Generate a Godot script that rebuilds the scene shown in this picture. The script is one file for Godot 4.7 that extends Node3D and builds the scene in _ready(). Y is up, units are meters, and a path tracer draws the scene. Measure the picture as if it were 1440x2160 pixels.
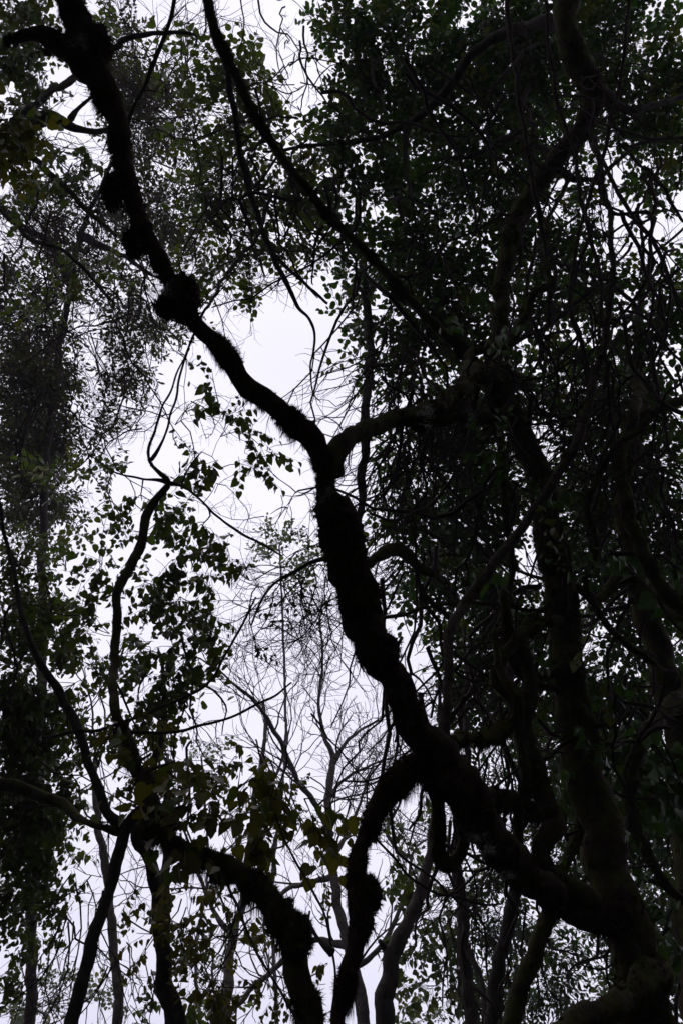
extends Node3D
# A mossy wood seen from below against an overcast sky.

const FOCAL := 1797.0          # focal length in photograph pixels (1440 x 2160)
const PITCH := 40.0            # camera tilt above the horizon, degrees
const EYE := Vector3(0, 1.6, 0)

class Shape:
	var v := PackedVector3Array()
	var n := PackedVector3Array()
	var c := PackedColorArray()
	var i := PackedInt32Array()

class Plant:
	var root: Node3D
	var base := Vector3.ZERO
	var skeleton := PackedVector3Array()
	var girth := PackedFloat32Array()
	var twigs := Shape.new()
	var copies := {}           # sprig kind -> [transforms, colours]
	var singles := 0
	var twig_material: Material

var rng := RandomNumberGenerator.new()
var view := Basis()
var bump := FastNoiseLite.new()
var mats := {}
var sprigs := {}
var used_names := {}
var tuft_mesh: ArrayMesh
var strand_mesh: ArrayMesh
var wisp_mesh: ArrayMesh


# ------------------------------------------------------------------ helpers
func spot(px: float, py: float, far: float) -> Vector3:
	# a point of the place: far > 0 is its depth along the view axis, far < 0 its distance along the ground
	var ray := view * Vector3((px - 720.0) / FOCAL, (1080.0 - py) / FOCAL, -1.0)
	if far < 0.0:
		return EYE + ray * (-far / Vector2(ray.x, ray.z).length())
	return EYE + ray * far

func depth_of(p: Vector3) -> float:
	return -(view.inverse() * (p - EYE)).z

func numbered(called: String) -> String:
	var k: int = used_names.get(called, 0)
	used_names[called] = k + 1
	return called if k == 0 else "%s_%03d" % [called, k]

func commit(s: Shape, called: String, m: Material, parent: Node3D, shift := Vector3.ZERO) -> MeshInstance3D:
	var a := []
	a.resize(Mesh.ARRAY_MAX)
	a[Mesh.ARRAY_VERTEX] = s.v
	a[Mesh.ARRAY_NORMAL] = s.n
	if s.c.size() == s.v.size():
		a[Mesh.ARRAY_COLOR] = s.c
	a[Mesh.ARRAY_INDEX] = s.i
	var mesh := ArrayMesh.new()
	mesh.add_surface_from_arrays(Mesh.PRIMITIVE_TRIANGLES, a)
	mesh.surface_set_material(0, m)
	var o := MeshInstance3D.new()
	o.name = called
	o.mesh = mesh
	o.position = shift
	parent.add_child(o, true)
	return o

func as_mesh(s: Shape, m: Material) -> ArrayMesh:
	var a := []
	a.resize(Mesh.ARRAY_MAX)
	a[Mesh.ARRAY_VERTEX] = s.v
	a[Mesh.ARRAY_NORMAL] = s.n
	if s.c.size() == s.v.size():
		a[Mesh.ARRAY_COLOR] = s.c
	a[Mesh.ARRAY_INDEX] = s.i
	var mesh := ArrayMesh.new()
	mesh.add_surface_from_arrays(Mesh.PRIMITIVE_TRIANGLES, a)
	mesh.surface_set_material(0, m)
	return mesh

func smooth_normals(s: Shape) -> void:
	var n := PackedVector3Array()
	n.resize(s.v.size())
	for k in range(0, s.i.size(), 3):
		var a := s.v[s.i[k]]
		var f := (s.v[s.i[k + 2]] - a).cross(s.v[s.i[k + 1]] - a)
		n[s.i[k]] += f
		n[s.i[k + 1]] += f
		n[s.i[k + 2]] += f
	for k in n.size():
		n[k] = n[k].normalized() if n[k].length_squared() > 1e-20 else Vector3.UP
	s.n = n

func smooth_path(pts: PackedVector3Array, rad: PackedFloat32Array, step: float) -> Array:
	# Catmull-Rom through the given points: [points, radii]
	var p := PackedVector3Array()
	var r := PackedFloat32Array()
	var last := pts.size() - 1
	for k in last:
		var a := pts[maxi(k - 1, 0)]
		var b := pts[k]
		var c := pts[k + 1]
		var d := pts[mini(k + 2, last)]
		var cuts := clampi(int(ceil(b.distance_to(c) / step)), 1, 60)
		for j in cuts:
			var t := float(j) / cuts
			p.append(b.cubic_interpolate(c, a, d, t))
			r.append(lerpf(rad[k], rad[k + 1], smoothstep(0.0, 1.0, t)))
	p.append(pts[last])
	r.append(rad[last])
	return [p, r]

func tube(s: Shape, p: PackedVector3Array, r: PackedFloat32Array, sides: int, rough := 0.0, grain := 9.0, color := Color.WHITE) -> void:
	var count := p.size()
	if count < 2:
		return
	var first := s.v.size()
	var axis := (p[1] - p[0]).normalized()
	var side := axis.cross(Vector3.UP if absf(axis.y) < 0.9 else Vector3.RIGHT).normalized()
	for k in count:
		var ahead := (p[mini(k + 1, count - 1)] - p[maxi(k - 1, 0)])
		ahead = ahead.normalized() if ahead.length_squared() > 1e-12 else axis
		side = (side - ahead * side.dot(ahead)).normalized()
		axis = ahead
		var up := axis.cross(side)
		for j in sides:
			var a := TAU * j / sides
			var out := side * cos(a) + up * sin(a)
			var q := p[k] + out * r[k]
			if rough > 0.0:
				var g := bump.get_noise_3dv(q * grain) * 1.1 + bump.get_noise_3dv(q * grain * 3.1) * 0.6
				q += out * g * rough * r[k]
			s.v.append(q)
			s.n.append(out)
			s.c.append(color)
	for k in count - 1:
		for j in sides:
			var a := first + k * sides + j
			var b := first + k * sides + (j + 1) % sides
			s.i.append_array([a, a + sides, b, b, a + sides, b + sides])
	for tip in [0, count - 1]:
		var c := s.v.size()
		s.v.append(p[tip])
		s.n.append((p[tip] - p[1 if tip == 0 else count - 2]).normalized())
		s.c.append(color)
		for j in sides:
			var a: int = first + tip * sides + j
			var b: int = first + tip * sides + (j + 1) % sides
			if tip == 0:
				s.i.append_array([c, a, b])
			else:
				s.i.append_array([c, b, a])

func thin(s: Shape, a: Vector3, b: Vector3, ra: float, rb: float, bow: Vector3, cuts := 3, sides := 3) -> PackedVector3Array:
	var p := PackedVector3Array()
	var r := PackedFloat32Array()
	for k in cuts + 1:
		var t := float(k) / cuts
		p.append(a.lerp(b, t) + bow * (4.0 * t * (1.0 - t)))
		r.append(lerpf(ra, rb, t))
	tube(s, p, r, sides)
	return p

func any_dir() -> Vector3:
	var z := rng.randf_range(-1, 1)
	var a := rng.randf() * TAU
	var q := sqrt(1.0 - z * z)
	return Vector3(q * cos(a), z, q * sin(a))

# ------------------------------------------------------------------ materials
func noise_texture(freq: float, seed_: int, stops: Array, size := 512, octaves := 5) -> NoiseTexture2D:
	var f := FastNoiseLite.new()
	f.seed = seed_
	f.frequency = freq
	f.fractal_octaves = octaves
	var t := NoiseTexture2D.new()
	t.width = size
	t.height = size
	t.seamless = true
	t.noise = f
	if stops:
		var g := Gradient.new()
		var at := PackedFloat32Array()
		var col := PackedColorArray()
		for s in stops:
			at.append(s[0])
			col.append((s[1] as Color).linear_to_srgb())
		g.offsets = at
		g.colors = col
		t.color_ramp = g
	return t

func bark(called: String, freq: float, seed_: int, stops: Array, relief: float, scale_: float) -> StandardMaterial3D:
	var m := StandardMaterial3D.new()
	m.resource_name = called
	m.albedo_texture = noise_texture(freq, seed_, stops)
	m.heightmap_enabled = true
	m.heightmap_texture = mats.relief
	m.heightmap_scale = relief
	m.roughness = 0.95
	m.metallic_specular = 0.25
	m.uv1_triplanar = true
	m.uv1_scale = Vector3.ONE * scale_
	mats[called] = m
	return m

func make_materials() -> void:
	mats.relief = noise_texture(0.03, 5, [])
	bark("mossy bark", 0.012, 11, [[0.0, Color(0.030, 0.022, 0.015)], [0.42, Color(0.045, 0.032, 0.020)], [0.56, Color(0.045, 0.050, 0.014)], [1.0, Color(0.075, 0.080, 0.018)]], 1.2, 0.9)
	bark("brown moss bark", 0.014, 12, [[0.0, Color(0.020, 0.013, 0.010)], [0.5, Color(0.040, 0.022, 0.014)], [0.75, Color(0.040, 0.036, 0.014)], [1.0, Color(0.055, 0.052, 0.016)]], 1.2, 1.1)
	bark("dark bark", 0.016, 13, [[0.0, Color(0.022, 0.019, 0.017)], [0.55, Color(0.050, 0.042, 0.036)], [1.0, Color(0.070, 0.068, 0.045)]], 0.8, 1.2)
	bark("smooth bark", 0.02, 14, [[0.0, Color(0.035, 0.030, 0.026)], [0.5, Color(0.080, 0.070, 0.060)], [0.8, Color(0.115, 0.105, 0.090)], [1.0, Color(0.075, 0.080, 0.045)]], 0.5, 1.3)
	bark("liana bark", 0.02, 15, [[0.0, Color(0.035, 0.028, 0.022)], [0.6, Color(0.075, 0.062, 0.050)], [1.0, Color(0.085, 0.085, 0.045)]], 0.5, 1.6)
	bark("forest soil", 0.02, 16, [[0.0, Color(0.018, 0.014, 0.010)], [0.5, Color(0.045, 0.033, 0.021)], [0.8, Color(0.040, 0.042, 0.018)], [1.0, Color(0.085, 0.062, 0.035)]], 3.0, 0.5)
	for a in [["twig", Color(0.040, 0.030, 0.026)], ["grey twig", Color(0.055, 0.047, 0.041)]]:
		var m := StandardMaterial3D.new()
		m.resource_name = a[0]
		m.albedo_color = (a[1] as Color).linear_to_srgb()
		m.roughness = 0.9
		m.metallic_specular = 0.2
		mats[a[0]] = m
	var leaf := StandardMaterial3D.new()
	leaf.resource_name = "leaf"
	leaf.vertex_color_use_as_albedo = true
	leaf.roughness = 0.42
	leaf.metallic_specular = 0.45
	leaf.backlight_enabled = true
	leaf.backlight = Color(0.80, 0.84, 0.40).linear_to_srgb()
	mats.leaf = leaf
	var moss := StandardMaterial3D.new()
	moss.resource_name = "moss"
	moss.vertex_color_use_as_albedo = true
	moss.roughness = 1.0
	moss.metallic_specular = 0.1
	moss.backlight_enabled = true
	moss.backlight = Color(0.4, 0.36, 0.2).linear_to_srgb()
	mats.moss = moss

# ------------------------------------------------------------------ leaves and sprigs
const OUTLINES := {
	"heart": [[0.0, 0.0], [0.20, -0.13], [0.42, -0.02], [0.49, 0.22], [0.38, 0.50], [0.20, 0.78], [0.0, 1.08]],
	"round": [[0.0, 0.0], [0.30, 0.08], [0.43, 0.34], [0.40, 0.58], [0.22, 0.84], [0.0, 1.0]],
	"narrow": [[0.0, 0.0], [0.16, 0.18], [0.25, 0.42], [0.17, 0.72], [0.0, 1.05]],
	"lobed": [[0.0, 0.02], [0.16, -0.12], [0.38, -0.08], [0.50, 0.08], [0.47, 0.24], [0.50, 0.42], [0.36, 0.56], [0.26, 0.78], [0.0, 1.12]],
}

func leaf_shape(s: Shape, kind: String, t: Transform3D, fold: float, curl: float, twist: float, tone: Color) -> void:
	var half: Array = OUTLINES[kind]
	var rows := half.size()
	for side in [-1.0, 1.0]:
		var first := s.v.size()
		for k in rows:
			var x: float = half[k][0] * side
			var z: float = half[k][1]
			var zm := maxf(z, 0.0)
			var mid := Vector3(0, -curl * zm * zm, zm)
			var edge := Vector3(x, fold * absf(x) - curl * z * z + twist * x * z, z)
			s.v.append(t * mid)
			s.v.append(t * edge)
			var nn := (t.basis * Vector3(-side * fold, 1, 2.0 * curl * zm)).normalized()
			s.n.append(nn)
			s.n.append(nn)
			s.c.append(tone)
			s.c.append(tone)
		for k in rows - 1:
			var a := first + 2 * k
			if side < 0:
				s.i.append_array([a, a + 2, a + 1, a + 1, a + 2, a + 3])
			else:
				s.i.append_array([a, a + 1, a + 2, a + 1, a + 3, a + 2])

func make_sprig(kind: String, leaves: int, span: float, leaf: float, hang: float) -> Dictionary:
	# a twig along +Z with alternating leaves; also keeps each leaf's place so that near leaves can be single
	var s := Shape.new()
	var stem := Shape.new()
	var places := []
	var p := PackedVector3Array()
	var r := PackedFloat32Array()
	var bow := Vector3(rng.randf_range(-0.2, 0.2), rng.randf_range(-0.25, 0.05), 0) * span
	for k in 6:
		var t := k / 5.0
		p.append(Vector3(0, 0, span * t) + bow * t * t)
		r.append(lerpf(0.0028, 0.0012, t))
	tube(stem, p, r, 3, 0.0, 1.0, Color(0.9, 0.55, 0.8))
	for k in leaves:
		var t := (k + 0.8) / leaves
		var at := Vector3(0, 0, span * t) + bow * t * t
		var side := 1.0 if k % 2 == 0 else -1.0
		var yaw := side * rng.randf_range(0.5, 1.5) if k < leaves - 1 else rng.randf_range(-0.3, 0.3)
		var b := Basis(Vector3.UP, yaw)
		b = b * Basis(Vector3.RIGHT, hang + rng.randfn(0.0, 0.4)) * Basis(Vector3.BACK, rng.randfn(0.0, 0.5))
		var size := leaf * rng.randf_range(0.65, 1.2)
		var foot := at + b.z * leaf * rng.randf_range(0.2, 0.5)
		tube(stem, PackedVector3Array([at, foot]), PackedFloat32Array([0.0013, 0.0009]), 3, 0.0, 1.0, Color(0.9, 0.6, 0.7))
		places.append(Transform3D(b.scaled(Vector3.ONE * size), foot))
		var tone := rng.randf_range(0.75, 1.2)
		leaf_shape(s, kind, places[-1], rng.randf_range(0.05, 0.4), rng.randf_range(0.0, 0.3), rng.randf_range(-0.25, 0.25), Color(tone * rng.randf_range(0.9, 1.15), tone, tone * rng.randf_range(0.8, 1.1)))
	var shift := s.v.size()
	s.v.append_array(stem.v)
	s.n.append_array(stem.n)
	s.c.append_array(stem.c)
	for k in stem.i:
		s.i.append(k + shift)
	return {"mesh": as_mesh(s, mats.leaf), "places": places, "path": p, "leaf": kind}

func make_bare(span: float, droop: float) -> Dictionary:
	# a leafless forked spray along +Z
	var s := Shape.new()
	spray(s, Vector3.ZERO, Vector3(0, 0, 1), span, 0.0105 if droop < 0.1 else 0.0125, 3, droop)
	return {"mesh": as_mesh(s, mats.twig), "places": [], "path": PackedVector3Array(), "leaf": ""}

func spray(s: Shape, at: Vector3, dir: Vector3, span: float, thick: float, order: int, droop: float) -> void:
	var p := PackedVector3Array([at])
	var r := PackedFloat32Array([thick])
	var q := at
	var d := dir
	var cuts := 5 if order > 1 else 3
	var bend := any_dir() * rng.randf_range(0.05, 0.22)
	for k in cuts:
		d = (d + bend + any_dir() * 0.26 + Vector3(0, -droop, 0)).normalized()
		q += d * span / cuts
		p.append(q)
		r.append(lerpf(thick, thick * 0.45, (k + 1.0) / cuts))
		if order > 1 and k > 0:
			for n in 1:
				var away := (d + any_dir() * 1.1).normalized()
				spray(s, q, away, span * rng.randf_range(0.3, 0.6), thick * 0.55, order - 1, droop)
	tube(s, p, r, 3)

func make_sprigs() -> void:
	for k in 3:
		sprigs["heart%d" % k] = make_sprig("heart", 7, 0.34, 0.075, 0.9)
		sprigs["round%d" % k] = make_sprig("round", 9, 0.30, 0.072, 0.15)
		sprigs["narrow%d" % k] = make_sprig("narrow", 12, 0.28, 0.070, 0.3)
		sprigs["lobed%d" % k] = make_sprig("lobed", 5, 0.30, 0.090, 0.7)
		sprigs["bare%d" % k] = make_bare(1.0, 0.0)
		sprigs["droop%d" % k] = make_bare(1.1, 0.22)
	for kind in OUTLINES:
		for k in 3:
			var s := Shape.new()
			var tone: Color = GREENS[k]
			leaf_shape(s, kind, Transform3D(), [0.12, 0.3, 0.2][k], [0.1, 0.25, 0.02][k], [0.1, -0.15, 0.2][k], tone)
			sprigs["single %s%d" % [kind, k]] = as_mesh(s, mats.leaf)
	var t := Shape.new()
	for k in 13:
		var d := (any_dir() * Vector3(1, 1, 0.7) + Vector3(0, 0, 0.9)).normalized()
		blade(t, Vector3(rng.randf_range(-0.3, 0.3), rng.randf_range(-0.3, 0.3), 0), d * rng.randf_range(0.5, 1.1), 0.07)
	tuft_mesh = as_mesh(t, mats.moss)
	t = Shape.new()
	for k in 7:
		blade(t, Vector3(rng.randf_range(-0.12, 0.12), 0, rng.randf_range(-0.12, 0.12)), Vector3(rng.randf_range(-0.2, 0.2), -rng.randf_range(0.5, 1.1), rng.randf_range(-0.2, 0.2)), 0.022)
	strand_mesh = as_mesh(t, mats.moss)
	t = Shape.new()
	for k in 26:
		var a := any_dir() * 0.4
		blade(t, a, any_dir() * rng.randf_range(0.3, 1.0), 0.014)
	wisp_mesh = as_mesh(t, mats.moss)

func blade(s: Shape, at: Vector3, reach: Vector3, wide: float) -> void:
	# a thin three-sided spike
	var f := s.v.size()
	var x := reach.cross(Vector3(0.3, 0.5, 0.8)).normalized() * wide
	var y := reach.cross(x).normalized() * wide
	for q in [at + x, at - x * 0.5 + y * 0.8, at - x * 0.5 - y * 0.8, at + reach]:
		s.v.append(q)
		s.n.append((q - at).normalized())
		s.c.append(Color.WHITE)
	s.i.append_array([f, f + 3, f + 1, f + 1, f + 3, f + 2, f + 2, f + 3, f])

# ------------------------------------------------------------------ plants
func plant(called: String, label: String, category: String, base: Vector3, group := "", twig := "twig") -> Plant:
	var g := Plant.new()
	g.base = base
	g.root = Node3D.new()
	g.root.name = numbered(called)
	g.root.position = base
	g.root.set_meta("label", label)
	g.root.set_meta("category", category)
	if group:
		g.root.set_meta("group", group)
	g.twig_material = mats[twig]
	add_child(g.root)
	return g

func path3(list: Array) -> Array:
	# [[px, py, width in photograph pixels, depth], ...] -> [points, radii in metres]
	var p := PackedVector3Array()
	var r := PackedFloat32Array()
	for a in list:
		var q := spot(a[0], a[1], a[3])
		p.append(q)
		r.append(a[2] * 0.5 * depth_of(q) / FOCAL)
	return [p, r]

func limb(g: Plant, called: String, list: Array, m: String, rough := 0.12, grounded := false, sides := 12) -> Array:
	var a := path3(list)
	if grounded:
		var foot: Vector3 = a[0][0]
		foot.y = -0.15
		var shin: Vector3 = foot.lerp(a[0][0], 0.62) + (a[0][0] - a[0][1]) * 0.25
		a[0].insert(0, shin)
		a[1].insert(0, a[1][0] * 1.08)
		a[0].insert(0, foot)
		a[1].insert(0, a[1][0] * 1.25)
	elif called != "stem":
		a[1][0] *= 1.35        # the collar where a limb leaves its trunk
	var step: float = clampf((a[1] as PackedFloat32Array)[0] * 0.4, 0.03, 0.12)
	var q := smooth_path(a[0], a[1], step)
	for k in range(1, q[0].size() - 1):
		var at: Vector3 = q[0][k] * 2.2
		q[0][k] += Vector3(bump.get_noise_3dv(at), bump.get_noise_3dv(at + Vector3(31, 0, 0)), bump.get_noise_3dv(at + Vector3(0, 57, 0))) * (q[1][k] * 0.3 + 0.02)
		q[1][k] *= 1.0 + 0.16 * bump.get_noise_3dv(at * 1.7 + Vector3(9, 9, 9))
	var s := Shape.new()
	tube(s, q[0], q[1], sides, rough)
	smooth_normals(s)
	commit(s, called, mats[m], g.root, -g.base)
	for k in range(0, q[0].size(), 2):
		g.skeleton.append(q[0][k])
		g.girth.append(q[1][k])
	return q

func scatter(g: Plant, called: String, mesh: Mesh, where: Array, tint: Array, m: Material) -> void:
	if where.is_empty():
		return
	var mm := MultiMesh.new()
	mm.transform_format = MultiMesh.TRANSFORM_3D
	mm.use_colors = true
	mm.mesh = mesh
	mm.instance_count = where.size()
	for k in where.size():
		mm.set_instance_transform(k, where[k])
		mm.set_instance_color(k, tint[k])
	var o := MultiMeshInstance3D.new()
	o.name = called
	o.multimesh = mm
	o.material_override = m
	o.position = -g.base
	o.set_meta("kind", "stuff")
	g.root.add_child(o, true)

func moss(g: Plant, q: Array, per_metre: int, size: float, strands: float, red := 0.0, from := 0.0, to := 1.0) -> void:
	# tufts standing on the bark all round and strands hanging from the underside
	var p: PackedVector3Array = q[0]
	var r: PackedFloat32Array = q[1]
	var tufts := []
	var tint := []
	var hang := []
	var hang_tint := []
	for k in range(int(from * (p.size() - 1)), int(to * (p.size() - 1))):
		var d := p[k + 1] - p[k]
		var n := d.length() * per_metre
		var patch := clampf(0.65 + 1.9 * bump.get_noise_3dv(p[k] * 5.0 + Vector3(40, 0, 0)), 0.06, 2.0)
		var many := int(n * patch) + (1 if rng.randf() < fmod(absf(n * patch), 1.0) else 0)
		for j in many:
			var out := any_dir()
			out = (out - d.normalized() * out.dot(d.normalized())).normalized()
			var at := p[k].lerp(p[k + 1], rng.randf()) + out * r[k] * 0.97
			var z := (out + any_dir() * 0.45).normalized()
			var x := z.cross(Vector3(0.31, 0.9, 0.2)).normalized()
			var sz := size * (0.35 + 1.1 * pow(rng.randf(), 2.5)) * (0.5 + 0.55 * patch)
			tufts.append(Transform3D(Basis(x, z.cross(x), z).scaled(Vector3.ONE * sz), at))
			var w := rng.randf_range(0.7, 1.3)
			var green := clampf(0.5 + bump.get_noise_3dv(at * 3.0) * 1.4 - red + out.y * 0.0, 0.0, 1.0)
			tint.append(Color(0.050, 0.027, 0.015).lerp(Color(0.090, 0.094, 0.020), green) * w)
			if out.y < -0.1 and rng.randf() < strands:
				hang.append(Transform3D(Basis(Vector3.UP, rng.randf() * TAU).scaled(Vector3(1, rng.randf_range(0.5, 1.4) * (0.5 + 0.9 * patch), 1) * size * 2.3), at))
				hang_tint.append(Color(0.055, 0.030, 0.018).lerp(Color(0.085, 0.085, 0.026), green) * w)
	scatter(g, "moss", tuft_mesh, tufts, tint, mats.moss)
	scatter(g, "hanging_moss", strand_mesh, hang, hang_tint, mats.moss)

func moss_clump(g: Plant, px: float, py: float, far: float, wide: float, tall: float, m := "brown moss bark") -> void:
	# a cushion of moss swelling round the limb
	var c := spot(px, py, far)
	var z := far / FOCAL
	var s := Shape.new()
	var rows := 14
	var cols := 20
	for k in rows + 1:
		var a := PI * k / rows
		for j in cols:
			var b := TAU * j / cols
			var d := Vector3(sin(a) * cos(b), cos(a), sin(a) * sin(b))
			var swell := 1.0 + 0.35 * bump.get_noise_3dv((c + d * 0.1) * 22.0) + 0.25 * bump.get_noise_3dv((c + d * 0.1) * 60.0)
			s.v.append(c + view * (d * Vector3(wide, tall, (wide + tall) * 0.5) * 0.5 * z * swell))
			s.n.append(d)
			s.c.append(Color.WHITE)
	for k in rows:
		for j in cols:
			var a := k * cols + j
			var b := k * cols + (j + 1) % cols
			s.i.append_array([a, b, a + cols, b, b + cols, a + cols])
	smooth_normals(s)
	commit(s, "moss_clump", mats[m], g.root, -g.base)
	var tufts := []
	var tint := []
	for k in 260:
		var v := s.v[rng.randi() % s.v.size()]
		var d := (v - c).normalized()
		var zz := (d + any_dir() * 0.5 + Vector3(0, -0.25, 0)).normalized()
		var x := zz.cross(Vector3(0.31, 0.9, 0.2)).normalized()
		tufts.append(Transform3D(Basis(x, zz.cross(x), zz).scaled(Vector3.ONE * rng.randf_range(0.012, 0.034)), v))
		tint.append(Color(0.045, 0.026, 0.014).lerp(Color(0.05, 0.054, 0.014), rng.randf()) * rng.randf_range(0.7, 1.2))
	scatter(g, "moss", tuft_mesh, tufts, tint, mats.moss)

func lichen(g: Plant, spots: Array) -> void:
	var where := []
	var tint := []
	for a in spots:
		for k in 7:
			var c := spot(a[0] + rng.randfn(0, a[2]), a[1] + rng.randfn(0, a[2]), a[3] + rng.randf_range(-0.03, 0.03))
			where.append(Transform3D(Basis(any_dir(), rng.randf() * TAU).scaled(Vector3.ONE * rng.randf_range(0.025, 0.06)), c))
			tint.append(Color(0.62, 0.62, 0.60) * rng.randf_range(0.7, 1.1))
	scatter(g, "pale_lichen", wisp_mesh, where, tint, mats.moss)

func nearest(g: Plant, c: Vector3) -> int:
	var best := 0
	var least := 1e9
	for k in g.skeleton.size():
		var d := g.skeleton[k].distance_squared_to(c)
		if d < least:
			least = d
			best = k
	return best

# blob: [px, py, rx px, ry px, depth, cover, leaf px, kind, colour index]
const GREENS := [Color(0.046, 0.095, 0.017), Color(0.076, 0.112, 0.019), Color(0.130, 0.125, 0.021), Color(0.058, 0.066, 0.023)]

func crown(g: Plant, blobs: Array, single := false, thick := 0.02) -> void:
	var left := blobs.duplicate()
	while left:
		var pick := 0
		var at := 0
		var least := 1e9
		for k in left.size():
			var c := spot(left[k][0], left[k][1], left[k][4])
			var j := nearest(g, c)
			var d := g.skeleton[j].distance_to(c)
			if d < least:
				least = d
				pick = k
				at = j
		var b: Array = left[pick]
		left.remove_at(pick)
		clump(g, b, at, single, thick)

func clump(g: Plant, b: Array, at: int, single: bool, thick: float) -> void:
	var c := spot(b[0], b[1], b[4])
	var px: float = b[4] / FOCAL
	var half := Vector3(b[2], b[3], (b[2] + b[3]) * 0.6) * px
	var start := g.skeleton[at]
	var r0 := minf(thick, g.girth[at] * 0.8)
	var way := c - start
	# the bough that carries this clump
	var p := PackedVector3Array([start, start.lerp(c, 0.35) + any_dir() * way.length() * 0.10, start.lerp(c, 0.7) + any_dir() * way.length() * 0.08, c + any_dir() * half * 0.2])
	var r := PackedFloat32Array([r0, r0 * 0.85, r0 * 0.7, r0 * 0.5])
	var q := smooth_path(p, r, 0.12)
	if way.length() > 0.15:
		var s := Shape.new()
		tube(s, q[0], q[1], 5, 0.08)
		commit(s, "branch", g.twig_material, g.root, -g.base)
	for k in range(1, q[0].size()):
		g.skeleton.append(q[0][k])
		g.girth.append(q[1][k])
	var kind: String = b[7]
	var bare := kind in ["bare", "droop"]
	var grow: float = b[6] * px / 0.07
	var many: int = int(-log(1.0 - b[5]) * PI * b[2] * b[3] / (2.75 * b[6] * b[6]))
	if bare:
		grow = b[6] * px
		many = int(b[5])
	var each := 2 if bare else 4
	var shoots := maxi(1, int(ceil(many / float(each))))
	var path: PackedVector3Array = q[0]
	for k in shoots:
		var u := any_dir() * pow(rng.randf(), 0.36)
		var goal := c + view * (u * half)
		var from := path[int(rng.randf_range(0.45, 1.0) * (path.size() - 1))]
		var reach := goal - from
		var t := thin(g.twigs, from, goal, 0.0055, 0.002, any_dir() * reach.length() * 0.14, 4)
		for j in each:
			if k * each + j >= many:
				break
			var f := rng.randf_range(0.5, 1.0) if j else 1.0
			var at2 := t[int(f * 4.0)] + any_dir() * half.length() * 0.22 * rng.randf()
			var dir := (reach.normalized() + any_dir() * 0.9).normalized()
			if kind == "droop":
				dir = (Vector3(0, -1, 0) + any_dir() * 0.6).normalized()
			elif kind == "heart" or kind == "lobed":
				dir = (dir + Vector3(0, -0.5, 0)).normalized()
			place(g, b, kind, at2, dir, grow * rng.randf_range(0.75, 1.25), single)

func place(g: Plant, b: Array, kind: String, at: Vector3, dir: Vector3, grow: float, single: bool) -> void:
	var up := (Vector3.UP + any_dir() * 0.45).normalized()
	if absf(up.dot(dir)) > 0.96:
		up = (up + Vector3(0.6, 0, 0.3)).normalized()
	var x := up.cross(dir).normalized()
	var t := Transform3D(Basis(x, dir.cross(x), dir).scaled(Vector3.ONE * grow), at)
	var key := "%s%d" % [kind, rng.randi() % 3]
	var sprig: Dictionary = sprigs[key]
	if single and g.singles + sprig.places.size() <= 290 and not kind in ["bare", "droop"]:
		var p := PackedVector3Array()
		var r := PackedFloat32Array()
		for q in sprig.path:
			p.append(t * q)
			r.append(0.0025)
		tube(g.twigs, p, r, 3)
		for place_ in sprig.places:
			var o := MeshInstance3D.new()
			o.name = "leaf"
			var tone: int = clampi(int(b[8]) + (1 if rng.randf() < 0.3 else 0) - (1 if rng.randf() < 0.3 else 0), 0, 2)
			o.mesh = sprigs["single %s%d" % [sprig.leaf, tone]]
			var w: Transform3D = t * place_
			w.origin -= g.base
			o.transform = w
			g.root.add_child(o, true)
			g.singles += 1
			var foot: Vector3 = t * place_.origin
			var stalk: Vector3 = p[clampi(int(place_.origin.z / maxf(sprig.path[5].z, 0.01) * 5.0), 0, 5)]
			thin(g.twigs, stalk, foot, 0.0014, 0.001, Vector3.ZERO, 1)
		return
	if not g.copies.has(key):
		g.copies[key] = [[], []]
	g.copies[key][0].append(t)
	var c: Color = GREENS[b[8]]
	if rng.randf() < 0.12:
		c = c.lerp(GREENS[2], 0.7)
	if kind in ["bare", "droop"]:
		c = Color.WHITE
	c = c * rng.randf_range(0.7, 1.25)
	g.copies[key][1].append(Color(c.r, c.g, c.b, 1.0))

func finish(g: Plant) -> void:
	for key in g.copies:
		var bare: bool = key.begins_with("bare") or key.begins_with("droop")
		scatter(g, "twig_spray" if bare else "crown", sprigs[key].mesh, g.copies[key][0], g.copies[key][1], g.twig_material if bare else mats.leaf)
	if g.twigs.v.size():
		var o := commit(g.twigs, "crown_twigs", g.twig_material, g.root, -g.base)
		o.set_meta("kind", "stuff")

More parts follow.
